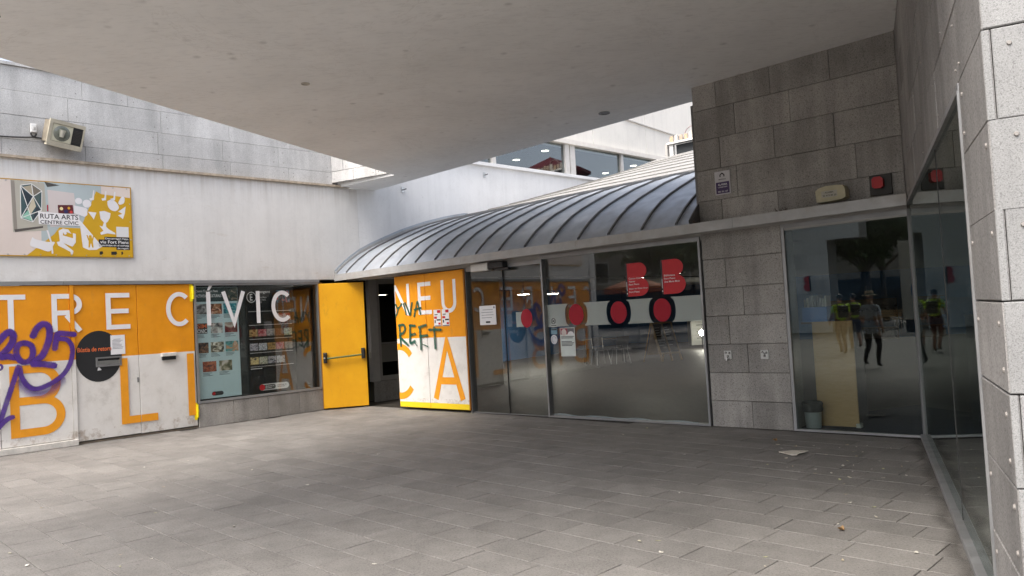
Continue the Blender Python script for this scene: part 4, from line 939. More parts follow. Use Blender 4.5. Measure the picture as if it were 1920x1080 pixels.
for tri, c in (([(225, 80), (330, 50), (345, 170)], 'A9A08C'), ([(330, 45), (435, 115), (345, 175)], '777064'), ([(345, 180), (425, 130), (400, 250)], '4A5A58'), ([(215, 90), (340, 180), (280, 350)], '26323C'), ([(345, 185), (370, 290), (300, 400), (270, 330)], 'C8BFA8'), ([(210, 420), (290, 330), (330, 460)], '8FC2AE'), ([(375, 290), (425, 330), (330, 460)], '303840')):
    bpoly('crystal_facet', tri, 6, hx(c))
for p, q in (((210, 60), (345, 178)), ((330, 35), (345, 178)), ((440, 110), (345, 178)), ((345, 178), (430, 330)), ((345, 178), (205, 430)), ((210, 60), (330, 470)), ((430, 330), (205, 430)), ((210, 60), (330, 35)), ((330, 35), (440, 110)), ((440, 110), (430, 330)), ((430, 330), (330, 470)), ((330, 470), (205, 430)), ((205, 430), (210, 60))):
    d = Vector(q)-Vector(p); n_ = Vector((-d.y, d.x)).normalized()*4
    bpoly('crystal_line', [(p[0]+n_.x, p[1]+n_.y), (q[0]+n_.x, q[1]+n_.y), (q[0]-n_.x, q[1]-n_.y), (p[0]-n_.x, p[1]-n_.y)], 7, (.8, .8, .78))
bpoly('wall_picture', [(610, 260), (780, 250), (790, 350), (615, 360)], 5, hx('5A1E24'))
for x, y, r, c in ((650, 300, 20, 'E8D8A0'), (700, 330, 24, '2A2A5A'), (735, 290, 16, 'D8A030'), (760, 335, 18, 'C84040')): bpoly('picture_spot', [(x+r*math.cos(t), y+r*math.sin(t)) for t in [2*math.pi*i/10 for i in range(10)]], 6, hx(c))
bpoly('red_strip', [(490, 265), (505, 265), (505, 340), (490, 340)], 5, hx('A83040'))
bpoly('title_card', [(390, 345), (850, 365), (855, 495), (395, 490)], 8, (.80, .79, .80))
def btext(s, x0, x1, y0, y1, c, lev): a = bm_(x0, y1); b = bm_(x1, y0); text(FL, s, a[0], b[0], a[1], b[1], .028+.0007*lev, plain(c, .6, name='print'), bn)
btext('RUTA ARTS', 412, 838, 368, 425, (.03, .03, .035), 9); btext('CENTRE CÍVIC', 412, 838, 432, 484, (.03, .03, .035), 9)
bpoly('paper_shape', [(320, 640), (360, 665), (480, 690), (560, 690), (545, 730), (500, 800), (390, 770), (295, 735)], 6, Wb, True)
bpoly('pen_shape', [(475, 555), (495, 560), (535, 700), (545, 820), (525, 830), (520, 720)], 7, Wb)
bpoly('dancer_shape', [(610, 560), (660, 530), (720, 540), (755, 590), (700, 570), (660, 580), (655, 610), (770, 640), (770, 580), (805, 590), (800, 690), (760, 740), (660, 700), (770, 790), (760, 830), (740, 830), (735, 800), (600, 730), (585, 690), (620, 680)], 6, Wb)
bpoly('dancer_head', [(683+17*math.cos(t), 585+17*math.sin(t)) for t in [2*math.pi*i/12 for i in range(12)]], 7, Wb)
bpoly('spotlight_shape', [(850, 420), (870, 440), (1110, 730), (1040, 770), (950, 775), (880, 745)], 6, Wb)
bpoly('figure_shape', [(955, 600), (985, 600), (990, 640), (1010, 590), (1020, 595), (1000, 670), (1005, 745), (990, 745), (975, 690), (960, 745), (945, 745), (950, 670), (925, 600), (937, 595), (955, 640)], 7, Yb)
for cx, cy, rx, ry in ((850, 200, 42, 38), (945, 225, 52, 48)): bpoly('reel_shape', [(cx+rx*math.cos(t), cy+ry*math.sin(t)) for t in [2*math.pi*i/16 for i in range(16)]], 7, Wb)
bpoly('film_camera_shape', [(795, 255), (930, 275), (950, 290), (945, 360), (915, 385), (790, 345)], 6, Wb); bpoly('film_camera_lens', [(955, 320), (1055, 325), (1020, 410)], 6, Wb)
bpoly('glass_shape', [(1090, 310), (1150, 300), (1225, 325), (1215, 380), (1185, 430), (1165, 445), (1165, 490), (1195, 520), (1270, 560), (1275, 580), (1180, 570), (1100, 590), (1090, 565), (1130, 540), (1085, 480), (1120, 490), (1140, 440), (1100, 400)], 6, Wb)
bpoly('maraca_shape', [(1190, 180), (1240, 160), (1300, 190), (1330, 250), (1290, 295), (1230, 285), (1195, 240)], 6, Wb, True); bpoly('maraca_shape', [(1330, 175), (1370, 115), (1405, 130), (1395, 190), (1345, 215), (1325, 200)], 6, Wb, True)
bpoly('palm_shape', [(1320, 300), (1415, 230), (1400, 320), (1375, 390), (1315, 345), (1370, 325)], 6, Wb)
for x in (975, 1120, 1230):
    bpoly('music_note', [(x, 190-.05*x+20), (x+35, 180-.05*x+20), (x+50, 60), (x+65, 62), (x+55, 205-.05*x+20), (x+10, 215-.05*x+20)], 6, Wb)
bpoly('blank_code_square', [(1287, 485), (1440, 485), (1440, 610), (1287, 610)], 6, (.74, .74, .74))
for x0, y0, y1 in ((1140, 612, 650), (1068, 645, 700), (1068, 695, 735), (1280, 730, 765)): bpoly('caption_strip', [(x0, y0), (1448, y0), (1448, y1), (x0, y1)], 6, (.01, .01, .015))
btext("Descarrega't l'app,", 1150, 1435, 620, 648, (.8, .8, .8), 8); btext('viu Fort Pienc', 1085, 1437, 654, 692, (.8, .8, .8), 8); btext('i participa en el sorteig', 1085, 1437, 702, 730, (.8, .8, .8), 8); btext('de regals.', 1295, 1437, 737, 762, (.8, .8, .8), 8)
for x0, x1 in ((1075, 1110), (1215, 1280), (1340, 1355)): bpoly('sponsor_mark', [(x0, 790), (x1, 785), (x1+8, 810), (x1-5, 825), (x0, 828)], 6, (.02, .02, .02))
eye = MB()
for i in range(9):
    for y in (14, 838): u, z = bm_(60+i*172, y); eye.disc(FL.pt(min(u, BU1-.02), z, .028), FL.n, .012, .009, .004, 8)
for y in (200, 420, 640): u, z = bm_(1466, y); eye.disc(FL.pt(u, z, .028), FL.n, .012, .009, .004, 8)
obj('eyelet', eye, M['steel'], bn, kind='stuff')
obj('hem', MB().ring(FL, (-4.6, BU1+.012, BZ0-.012, BZ1+.010), (-4.58, BU1-.004, BZ0+.004, BZ1-.004), .010, .0295), plain(hx('B48A1C'), .6, name='hem_ochre'), bn)
# notices and stickers
def notice(name, fr, u0, u1, z0, z1, off, label, nl=6, cat='notice', group=None):
    t = thing(name, fr.pt((u0+u1)/2, z0, off), label, cat, group)
    card('sheet', fr, u0, u1, z0, z1, off, M['paper'], t)
    mb = MB(); w = u1-u0; h = z1-z0
    for j in range(nl):
        z = z1-h*(.2+.55*j/nl); a = u0+w*(.12 if j else .2); mb.sheet(fr, rect(a, a+w*random.uniform(.5, .76), z-h*.022, z), off+.0008)
    obj('print', mb, plain((.20, .20, .24), .8, name='grey_print_ink'), t, recalc=False, kind='stuff'); return t
n1 = notice('notice', FL, -1.355, -1.14, 1.345, 1.652, -.006, 'white notice taped beside the black return disc', 8)
n2 = notice('notice', FD1, -1.41, -1.02, 1.478, 1.80, -.0125, 'white notice taped on the sliding glass door', 4)
obj('logo', MB().sheet(FD1, pill(-1.27, -1.16, 1.51, 1.54), -.0112), M['black'], n2, recalc=False)
obj('crest', MB().sheet(FD1, ell(-1.06, 1.765, .018, .018, 12), -.0112), plain((.25, .25, .3), .8, name='crest_ink'), n2, recalc=False)
for k, u0 in enumerate((-2.462, -2.252)):
    t = thing('sticker_sheet', FW.pt(u0+.09, 1.5, .06), 'white sticker with red and black blocks on the shutter, %s of two' % ('left' if k == 0 else 'right'), 'sticker', 'stickers on the lettered shutter')
    card('sheet', FW, u0, u0+.178, 1.495, 1.79, .0565, M['paper'], t, .0015)
    for a, b, c, d_, mt in ((.09, .17, .235, .285, 'red_vinyl'), (.01, .08, .135, .175, 'red_vinyl'), (.11, .165, .03, .065, 'red_vinyl'), (.07, .172, .10, .125, 'black'), (.015, .045, .06, .11, 'black'), (.012, .17, .004, .016, 'black'), (.02, .1, .2, .215, 'black')):
        obj('block', MB().sheet(FW, rect(u0+a, u0+b, 1.495+c, 1.495+d_), .0572), M[mt], t, recalc=False)
t = thing('no_dogs_sign', FB.pt(.145, 1.4), 'small square no dogs sign on the glass', 'sign')
card('plate', FB, .08, .212, 1.398, 1.552, -.0125, M['paper'], t)
obj('ban_ring', MB().add([FB.pt(.146+r*math.cos(a), 1.488+r*math.sin(a), -.0115) for r in (.037, .047) for a in t_], [(i, (i+1) % 28, 28+(i+1) % 28, 28+i) for i in range(28)]), M['black'], t, recalc=False)
obj('dog_mark', MB().sheet(FB, [(.122, 1.465), (.13, 1.465), (.133, 1.48), (.155, 1.48), (.158, 1.465), (.166, 1.465), (.165, 1.495), (.175, 1.508), (.16, 1.512), (.15, 1.496), (.125, 1.496)], -.0115), M['black'], t, recalc=False)
obj('ban_bar', MB().sheet(FB, [(.113, 1.518), (.121, 1.523), (.18, 1.458), (.172, 1.453)], -.0108), M['black'], t, recalc=False)
obj('caption', MB().sheet(FB, rect(.095, .197, 1.412, 1.424), -.0115), M['black'], t, recalc=False)
t = thing('blue_sticker', FB.pt(.14, 1.29), 'small pale blue rectangular sticker under the no dogs sign', 'sticker')
card('sheet', FB, .085, .205, 1.285, 1.372, -.0125, plain(hx('7FA3B5'), .6, name='pale_blue'), t); obj('band', MB().sheet(FB, rect(.09, .2, 1.345, 1.365), -.0115), M['black'], t, recalc=False)
t = thing('round_sticker', FB.pt(.14, 1.13), 'oval white sticker on the glass below the blue one', 'sticker')
obj('disc', MB().sheet(FB, ell(.138, 1.203, .066, .072), -.0115, .001), plain((.68, .70, .74), .6, name='pale_disc'), t)
obj('ring', MB().add([FB.pt(.138+r*math.cos(a)*.92, 1.203+r*math.sin(a), -.0105) for r in (.042, .047) for a in t_[:22]], [(i, i+1, 23+i, 22+i) for i in range(21)]), plain((.1, .15, .3), .6, name='blue_ink'), t, recalc=False)
t = thing('information_poster', FB.pt(.4, .94), 'tall white information poster with a red top on the big glass pane', 'poster')
card('sheet', FB, .262, .552, .94, 1.378, -.0125, plain((.66, .72, .69), .6, name='greenish_paper'), t)
obj('red_head', MB().sheet(FB, rect(.272, .41, 1.275, 1.37), -.0115), plain((.30, .05, .07), .6, name='wine_print'), t, recalc=False); obj('dark_head', MB().sheet(FB, rect(.41, .542, 1.275, 1.37), -.0115), plain((.14, .13, .14), .6, name='grey_photo_print'), t, recalc=False)
obj('portrait', MB().sheet(FB, ell(.342, 1.305, .05, .055, 20), -.0108), plain((.62, .55, .52), .6, name='portrait_print'), t, recalc=False); obj('white_arch', MB().sheet(FB, arc(.475, 1.262, .065, .06, 180, 0, 14), -.0108), M['paper'], t, recalc=False)
mb = MB()
for j, z in enumerate((1.235, 1.215, 1.16, 1.14, 1.12, 1.10)): mb.sheet(FB, rect(.285, .53-.02*(j % 3), z, z+.011), -.0112)
obj('print', mb, plain((.12, .13, .13), .8, name='poster_ink'), t, recalc=False, kind='stuff')
# alarm sign, siren, red beacon, tap plates
t = thing('alarm_sign', FW.pt(3.125, 3.03), 'white and purple alarm sign on the upper granite wall', 'sign')
obj('plate', MB().slab(FW, 3.018, 3.232, 3.032, 3.338, .004, .014, .003), plain((.60, .59, .61), .4, name='white_enamel'), t)
obj('purple_half', MB().sheet(FW, rect(3.032, 3.218, 3.045, 3.195), .0155), plain((.055, .03, .105), .5, name='purple_print'), t, recalc=False)
text(FW, 'ALARMA', 3.06, 3.19, 3.15, 3.175, .0162, M['paper'], t); text(FW, 'CONNECTADA', 3.06, 3.19, 3.12, 3.137, .0162, M['paper'], t); text(FW, '902 181 137', 3.055, 3.195, 3.06, 3.08, .0162, M['paper'], t); text(FW, 'MARSEGUR', 3.075, 3.175, 3.222, 3.238, .0162, M['black'], t)
obj('house_mark', MB().sheet(FW, [(3.09, 3.262), (3.09, 3.292), (3.125, 3.318), (3.16, 3.292), (3.16, 3.262), (3.145, 3.262), (3.145, 3.284), (3.125, 3.30), (3.105, 3.284), (3.105, 3.262)], .0162), M['black'], t, recalc=False)
t = thing('siren_box', FW.pt(4.52, 2.72, .1), 'aged cream siren box sitting on the fascia ledge', 'siren')
cz = [(4.36, 2.735), (4.35, 2.87), (4.385, 2.90), (4.47, 2.918), (4.60, 2.915), (4.665, 2.905), (4.69, 2.86), (4.69, 2.765), (4.65, 2.745), (4.52, 2.735)]
obj('cover', MB().sheet(FW, cz, .15, .145), plain((.46, .42, .28), .5, var=.12, name='yellowed_plastic'), t)
obj('label_patch', MB().sheet(FW, rect(4.42, 4.60, 2.785, 2.86), .1515), plain((.42, .40, .34), .6, name='faded_label'), t, recalc=False)
text(FW, 'ALARMA', 4.46, 4.56, 2.832, 2.85, .1525, plain((.08, .08, .07), .7, name='faded_ink'), t); text(FW, '93 419 80 20', 4.435, 4.59, 2.795, 2.815, .1525, plain((.08, .08, .07), .7, name='faded_ink'), t)
t = thing('red_beacon', FW.pt(5.03, 2.77, .05), 'red alarm beacon on a dark plate beside the glass corner', 'beacon')
obj('plate', MB().slab(FW, 4.925, 5.16, 2.74, 2.975, .003, .03, .005), plain((.035, .033, .03), .6, name='dark_plate'), t)
obj('lens', MB().sheet(FW, [(4.99, 2.815), (5.06, 2.812), (5.085, 2.835), (5.085, 2.92), (5.06, 2.945), (4.99, 2.945), (4.968, 2.92), (4.968, 2.838)], .10, .07), plain((.42, .012, .015), .2, name='red_lens'), t)
for k, (u, lab) in enumerate(((3.04, 'steel tap plate with a spout on the granite pier, nearer the big pane'), (3.535, 'steel tap plate without a spout on the granite pier, nearer the corner'))):
    t = thing('tap_plate', FW.pt(u, .94, .0), lab, 'tap plate', 'steel plates on the granite pier')
    obj('plate', MB().slab(FW, u-.052, u+.052, .885, 1.0, .002, .016, .004), M['steel'], t)
    for j, (du_, dz_) in enumerate(((-.025, .025), (.025, .02), (0, -.02))): obj('lock', MB().disc(FW.pt(u+du_, .945+dz_, .016), FW.n, .015, .012, .014, 12), plain((.28, .28, .27), .35, .8, name='lock_steel'), t, True)
    if k == 0: obj('spout', MB().tube([FW.pt(u, .91, .016), FW.pt(u, .905, .05), FW.pt(u, .87, .06)], .011, 8), M['steel'], t, True)
    else: obj('knob', MB().disc(FW.pt(u-.01, .95, .03), FW.n, .02, .016, .02, 12), M['steel'], t, True)
# twigs and leaf litter on the ledge
for k, (u, r) in enumerate(((4.03, .05), (3.93, .03), (2.82, .06))):
    mb = MB()
    for j in range(9):
        a = FW.pt(u+random.uniform(-r, r), ft(u)+.006, .25+random.uniform(-.05, .03)); b_ = a+Vector((random.uniform(-.05, .05), random.uniform(-.05, .05), random.uniform(-.03, .05))); mb.tube([a, b_], .003, 4)
    obj('twig_litter', mb, plain((.10, .07, .05), .9, name='dry_twigs'), None, False, 'dry twigs caught on the fascia ledge %s' % ('below the alarm siren', 'near the alarm sign', 'at the roof end')[k], 'twigs', 'litter on the ledge', kind='stuff')

# ================================================================== INSIDE THE LIBRARY
glow = emit((1, .93, .80), 45.); fill_glow = emit((1, .93, .80), 14.); glow2 = emit((1, .90, .72), 7.)
for k, (x, y, z, lab) in enumerate(((-.94, 21.8, 2.30, 'left'), (.36, 24.85, 2.30, 'middle'), (1.37, 26.15, 2.30, 'right'), (2.69, 16.82, 2.30, ''), (3.26, 15.72, 2.30, ' '))):  # last pair is added and hidden, lighting the chalkboard's front
    t = thing('ceiling_lamp', (x, y, z), ('%s of three lit hanging lamps seen through the glass doors' % lab) if len(lab) > 1 else 'added hidden lamp lighting the chalkboard, behind the B sign nearer the %s' % ('door' if lab == '' else 'granite pier'), 'lamp', 'lit lamps in the library')
    obj('cord', MB().tube([(x, y, z), (x, y, 2.555)], .008, 6), M['black'], t)
    obj('rim', MB().lathe((x, y, z-.02), [(.24, .035), (.24, 0), (.20, 0), (.20, .02)], 20), M['alu_dark'], t, True); obj('disc', MB().lathe((x, y, z-.018), [(.195, 0), (.195, .01)], 20), glow if len(lab) > 1 else fill_glow, t)
t = thing('ceiling_lamp', (-3.16, 18.44, 2.30), 'lit ceiling lamp in the dim room behind the open yellow door', 'lamp')
obj('rim', MB().lathe((-3.16, 18.44, 2.28), [(.19, .03), (.19, 0), (.15, 0), (.15, .02)], 20), M['alu_dark'], t, True); obj('disc', MB().lathe((-3.16, 18.44, 2.282), [(.148, 0), (.148, .01)], 20), glow2, t)
for k, (x, y) in enumerate(((1.12, 21.0), (.33, 22.01), (4.01, 23.92), (3.25, 24.95))):
    t = thing('ceiling_lamp', (x, y, 6.1), '%s lit lamp behind the upper window band' % ('second', 'leftmost', 'rightmost', 'third')[k], 'lamp', 'lit lamps behind the upper windows')
    obj('rim', MB().lathe((x, y, 6.085), [(.135, .03), (.135, 0), (.102, 0), (.102, .02)], 18), M['alu_dark'], t, True); obj('disc', MB().lathe((x, y, 6.087), [(.10, 0), (.10, .01)], 18), glow2, t)
# pavement board
F1, F2 = Vector((4.37, 23.0, .0)), Vector((5.02, 23.38, 0)); ro = Vector((-.24, .2, 1.16)); rr_ = Vector((-.5, .4, 0))
ab = thing('menu_board', (4.6, 23.3, 0), 'wooden folding chalkboard with two panels standing in the library', 'chalkboard')
mid = (F1+F2)/2
for p in (F1, mid, F2): obj('front_rail', MB().tube([p, p+ro], .034, 4), M['wood'], ab)
for p in (F1, F2): obj('rear_leg', MB().tube([p+rr_, p+ro+Vector((-.02, .02, -.01))], .02, 4), M['wood'], ab)
for f_ in (.20, .985): obj('cross_rail', MB().tube([F1+ro*f_, F2+ro*f_], .032, 4), M['wood'], ab)
for a, b in ((F1, mid), (mid, F2)):
    e = (b-a)*.06; obj('chalk_panel', MB().add([a+e+ro*.215, b-e+ro*.215, b-e+ro*.965, a+e+ro*.965], [(0,1,2,3)]), M['black'], ab, recalc=False)
    mb = MB(); nfr = Vector((.4, -.75, .0))*.012
    for j in range(8): s = .86-.065*j; l = random.uniform(.45, .8); q = a+e*2+ro*s+nfr; mb.add([q, q+(b-a)*l*.8, q+(b-a)*l*.8+ro*.016, q+ro*.016], [(0,1,2,3)])
    obj('chalk_writing', mb, plain((.45, .46, .46), .9, name='chalk'), ab, recalc=False, kind='stuff')
obj('rear_board', MB().add([F1+rr_*.82+ro*.0+Vector((0, 0, .2)), F2+rr_*.82+Vector((0, 0, .2)), F2+ro*.97, F1+ro*.97], [(0,1,2,3)]), M['wood'], ab)
# tables and chairs
def table(x, y, w, d, lab):
    t = thing('table', (x, y, 0), lab, 'table', 'tables in the library')
    obj('top', MB().prism([(x-w/2, y-d/2), (x+w/2, y-d/2), (x+w/2, y+d/2), (x-w/2, y+d/2)], .72, .75), M['black'], t)
    for sx in (-1, 1):
        for sy in (-1, 1): obj('leg', MB().tube([(x+sx*(w/2-.05), y+sy*(d/2-.05), 0), (x+sx*(w/2-.08), y+sy*(d/2-.08), .72)], .018, 6), M['black'], t, True)
def chair(x, y, r, lab):
    t = thing('chair', (x, y, 0), lab, 'chair', 'chairs in the library'); c, s = math.cos(r), math.sin(r)
    g = lambda a, b, z: Vector((x+a*c-b*s, y+a*s+b*c, z))
    obj('seat', MB().prism([g(-.21, -.2, 0).to_2d(), g(.21, -.2, 0).to_2d(), g(.21, .2, 0).to_2d(), g(-.21, .2, 0).to_2d()], .44, .47), M['black'], t)
    vs = [g(a, .2+o+.06*k, .56+.26*k) for o in (0, .02) for k in (0, 1) for a in (-.2, .2)]
    obj('backrest', MB().add(vs, [(0,1,3,2),(4,6,7,5),(0,4,5,1),(2,3,7,6),(0,2,6,4),(1,5,7,3)]), M['black'], t)
    for a in (-1, 1):
        for b in (-1, 1): obj('leg', MB().tube([g(a*.23, b*.24, 0), g(a*.17, b*.15, .44)], .012, 6), M['steel'], t, True)
        obj('back_post', MB().tube([g(a*.17, .18, .45), g(a*.18, .23, .8)], .012, 6), M['steel'], t, True)
table(2.75, 23.9, 1.3, .7, 'dark table with thin legs seen through the big glass pane'); table(7.6, 26.5, 1.4, .7, 'dark table further right behind the chalkboard')
chair(2.55, 23.2, .3, 'black chair left of the dark table inside'); chair(3.15, 23.25, -2.9, 'black chair right of the dark table inside')
dk = thing('white_desk', (7.2, 29.8, 0), 'pale desk with drawers at the back of the library', 'desk')
obj('body', MB().prism([(6.8, 29.7), (7.9, 29.75), (7.9, 30.3), (6.8, 30.3)], .1, 1.05), plain((.42, .42, .40), .6, name='pale_laminate'), dk)
for z in (.25, .5, .75): obj('drawer', MB().prism([(6.85, 29.66), (7.4, 29.685), (7.4, 29.7), (6.85, 29.69)], z, z+.2), plain((.47, .47, .45), .6, name='drawer_front'), dk); obj('drawer_pull', MB().prism([(7.0, 29.64), (7.25, 29.65), (7.25, 29.67), (7.0, 29.665)], z+.1, z+.125), M['black'], dk)
lp = thing('glint_globe', (6.95, 28.6, 0), 'small glowing globe standing in for a lamp reflection by the pale desk', 'lamp')  # glowing globe added for a bright spot of reflected lamplight
obj('stand', MB().tube([(6.93, 28.55, 0), (6.93, 28.55, .52)], .02, 8), M['black'], lp); obj('globe', MB().lathe((6.93, 28.55, .50), [(.03, 0), (.08, .04), (.095, .1), (.08, .16), (.03, .2)], 16), glow, lp, True)
for k, (u, w_, h) in enumerate(((-3, 2.6, 1.5), (.4, 2.2, 1.4), (3.0, 1.8, 1.7))):
    t = thing('bookcase', FW.pt(u, 0, -20.5), '%s dark bookcase by the far blue wall' % ('left', 'middle', 'right')[k], 'bookcase', 'bookcases at the back')
    obj('case', MB().box(FW, u, u+w_, 0, h, -20.9, -20.85).box(FW, u, u+w_, h-.03, h, -20.85, -20.5), plain((.10, .075, .05), .6, name='dark_shelf_wood'), t)
    for j in range(4): obj('shelf', MB().box(FW, u, u+w_, .05+j*.38, .08+j*.38, -20.85, -20.52), plain((.12, .09, .06), .6, name='shelf_wood'), t)
    for j in range(3):
        mb = MB(); x = u+.03
        while x < u+w_-.08: w0 = random.uniform(.025, .05); mb.box(FW, x, x+w0*.9, .085+j*.38, .085+j*.38+random.uniform(.2, .3), -20.8, -20.55); x += w0
        obj('books', mb, plain(random.choice([(.12, .10, .08), (.05, .08, .13), (.14, .05, .04)]), .7, var=.5, scale=30, name='books'), t, kind='stuff')
# behind the right-hand pane
t = thing('reception_counter', FW.pt(4.24, 0, -.9), 'pale wooden counter end standing just behind the right glass pane', 'counter')
obj('end_panel', MB().slab(FW, 3.985, 4.475, .015, 1.315, -.46, -.435, .003), M['ply'], t)
obj('body', MB().box(FW, 4.0, 4.46, .06, 1.29, -.85, -.462), plain((.05, .05, .055), .6, name='dark_laminate'), t); obj('top', MB().box(FW, 3.84, 4.47, 1.291, 1.314, -.86, -.463), plain((.06, .06, .065), .6, name='dark_top'), t)
obj('foot', MB().box(FW, 4.45, 4.50, 0.01, .06, -.5, -.40), plain((.5, .49, .46), .6, name='white_foot'), t)
t = thing('waste_bin', FW.pt(3.97, 0, -.28), 'grey waste bin with a black bag rim beside the wooden counter', 'bin')
bp = FW.pt(3.985, .01, -.27)
obj('body', MB().lathe(bp, [(.085, 0), (.09, .01), (.105, .24), (.098, .24), (.085, .02)], 20), plain((.40, .43, .44), .35, .3, name='grey_bin'), t, True)
obj('bag_rim', MB().lathe(bp, [(.112, .20), (.125, .235), (.118, .27), (.128, .30), (.112, .325), (.10, .32), (.095, .2)], 14), M['rubber'], t, True)
t = thing('blue_box', FW.pt(4.0, 1.31, -.6), 'open blue box full of leaflets on the wooden counter', 'box')
obj('box', MB().box(FW, 3.86, 4.17, 1.316, 1.50, -.72, -.47), plain(hx('3A6FB0'), .5, name='blue_card'), t)
for k in range(9): u = 3.875+.032*k; obj('leaflet', MB().box(FW, u, u+.024, 1.502, 1.60+.05*random.random(), -.68, -.52), plain(random.choice([(.35, .36, .38), (.22, .24, .28), (.45, .45, .44)]), .6, name='leaflets'), t)

# ================================================================== ROOF TERRACE
t = thing('planter_fence', FW.pt(-2, 5.7, -9), 'dark terrace planter with white rail and wooden pickets above the pale roof', 'fence')
obj('rail', MB().box(FW, -2.66, 2, 5.955, 6.0, -9.1, -8.9), plain((.74, .73, .70), .6, name='white_rail'), t); obj('post', MB().box(FW, -2.60, -2.50, 5.3, 5.954, -9.06, -8.96), plain((.74, .73, .70), .6, name='white_rail'), t); obj('post', MB().box(FW, -2.74, -2.67, 5.3, 5.97, -9.06, -8.96), plain((.45, .43, .40), .6, name='grey_post'), t)
obj('box', MB().box(FW, -2.46, 2, 5.3, 5.94, -9.5, -9.07), plain((.03, .035, .038), .6, name='charcoal'), t)
for k in range(14):
    u = -2.62+.145*k; w_ = random.uniform(.085, .115)
    obj('picket', MB().slab(FW, u, u+w_, 6.002, 6.20+random.uniform(-.03, .04)+.0*k, -9.06, -9.03, .004), plain(random.choice([(.50, .36, .24), (.42, .32, .24), (.56, .50, .43), (.50, .46, .41)]), .7, var=.15, name='grey_picket'), t)
t = thing('terrace_parasol', FW.pt(-.6, 5.3, -10.4), 'wine red parasol edge behind the terrace pickets', 'parasol')
ap = FW.pt(-.6, 6.85, -10.4); rim_ = [FW.pt(-.6+1.35*math.cos(a), 6.28, -10.4+1.3*math.sin(a)) for a in [2*math.pi*i/8 for i in range(8)]]
obj('canopy', MB().add([ap]+rim_+[p-Z*.1 for p in rim_], [(0, 1+i, 1+(i+1) % 8) for i in range(8)]+[(1+i, 9+i, 9+(i+1) % 8, 1+(i+1) % 8) for i in range(8)]), plain((.11, .012, .02), .8, name='wine_canvas'), t, recalc=False)
obj('pole', MB().tube([FW.pt(-.6, 5.3, -10.4), ap], .025, 8), M['wood'], t, True)
obj('hose', MB().tube([FW.pt(-2.25+.25*(1-math.cos(a)), 6.1+.28*math.sin(a), -9.15) for a in [math.pi*i/10 for i in range(10)]], .012, 6), plain((.35, .25, .25), .6, name='hose_rubber'), None, True, 'thin hose looped over the terrace pickets', 'hose')
obj('conduit', MB().tube([FL.pt(12.6, 7.15, .03), FL.pt(15.2, 7.0, .03), FL.pt(16.6, 6.95, .03)], .025, 6), plain((.6, .58, .55), .6, name='grey_conduit'), None, True, 'thin pipe running across the cream upper cladding', 'pipe')

# grime gathered along the foot of the walls
class GF:
    def __init__(s, fr, d): s.fr = fr; s.d = d
    def pt(s, u, z, off=0.): return s.fr.pt(u, off, z)
for fr, a, b, o, lab in ((FL, -5, -1.87, .055, 'left of the doors'), (FL, -1.87, 2.4, .0, 'under the display window'), (FW, -3.5, 5.25, .02, 'along the glass front'), (FT, .1, 6.0, .05, 'along the side glass')):
    n = int((b-a)/.25)
    g_ = spray_line(GF(fr, 1), [(a+(b-a)*i/n, o+.03*math.sin(i*2.1)+.02*random.random()) for i in range(n+1)], .17, .0022, M['grime'], None, name='dirt_line')
    setp(g_, 'dark dirt gathered on the paving ' + lab, 'dirt', kind='stuff')

# ================================================================== LITTER ON THE PAVING
def leaf_mesh(n, seed):
    rnd = random.Random(seed); mb = MB(); pts = []
    for i in range(n):
        a = 2*math.pi*i/n; r = 1*(.55+.45*rnd.random()); pts.append((math.cos(a)*r, math.sin(a)*r*.5, .08*rnd.random()+.18*abs(math.cos(a))))
    mb.add([(0, 0, .02)]+pts, [(0, 1+i, 1+(i+1) % n) for i in range(n)]); return mesh('leaf', mb, recalc=False)
LM = [leaf_mesh(7, s) for s in range(5)]
lc = [plain(c, .8, var=.2, scale=30, name='dry_leaf') for c in ((.52, .48, .38), (.62, .59, .52), (.36, .31, .22), (.58, .55, .48), (.42, .42, .24))]
for me, c in zip(LM, lc): me.materials.append(c)
RS = [(2.87, 8.65), (2.83, 8.43), (3.01, 8.5), (3.2, 8.48), (3.53, 9.09), (3.12, 7.95), (3.4, 8.28), (3.53, 8.41), (3.58, 8.28), (3.44, 8.03), (3.51, 7.98), (3.71, 8.32), (3.36, 7.78), (3.46, 7.51), (4.0, 8.49), (3.86, 8.1), (3.68, 7.42), (3.53, 7.22), (3.05, 7.39), (3.19, 7.59), (3.15, 7.38), (2.75, 7.3), (2.69, 7.13), (2.83, 7.11), (2.79, 6.84), (2.9, 6.89), (3.03, 7.13), (2.75, 6.67), (3.23, 7.18), (3.33, 7.16), (3.16, 6.81), (3.39, 6.86), (2.62, 6.32), (2.54, 6.06), (2.64, 5.89), (2.54, 5.63), (2.21, 5.51), (1.92, 4.75), (2.4, 4.81), (1.49, 4.89), (1.44, 4.72), (1.34, 6.68), (2.61, 7.49), (2.55, 7.46), (2.41, 7.63), (2.68, 7.88), (1.76, 8.39), (1.96, 9.59)]
MS = [(-1.76, 9.5), (-.8, 13.0), (-.34, 10.97), (-.14, 12.2), (.27, 10.98), (1.09, 10.89), (1.7, 10.37), (1.32, 9.93), (1.06, 9.86), (.86, 9.31), (.88, 5.1), (.91, 5.35), (.78, 5.36), (-1.02, 5.19), (-1.53, 7.49), (-1.75, 9.54), (-3.34, 7.03), (-4.22, 9.8), (-4.62, 9.49), (-4.67, 7.52), (-2.39, 6.38), (-1.72, 5.87), (-3.95, 5.95), (-3.6, 5.6), (-3.0, 5.75), (-2.7, 5.6), (-2.85, 5.45), (-3.1, 8.9), (-2.2, 7.9), (-3.8, 8.2)]
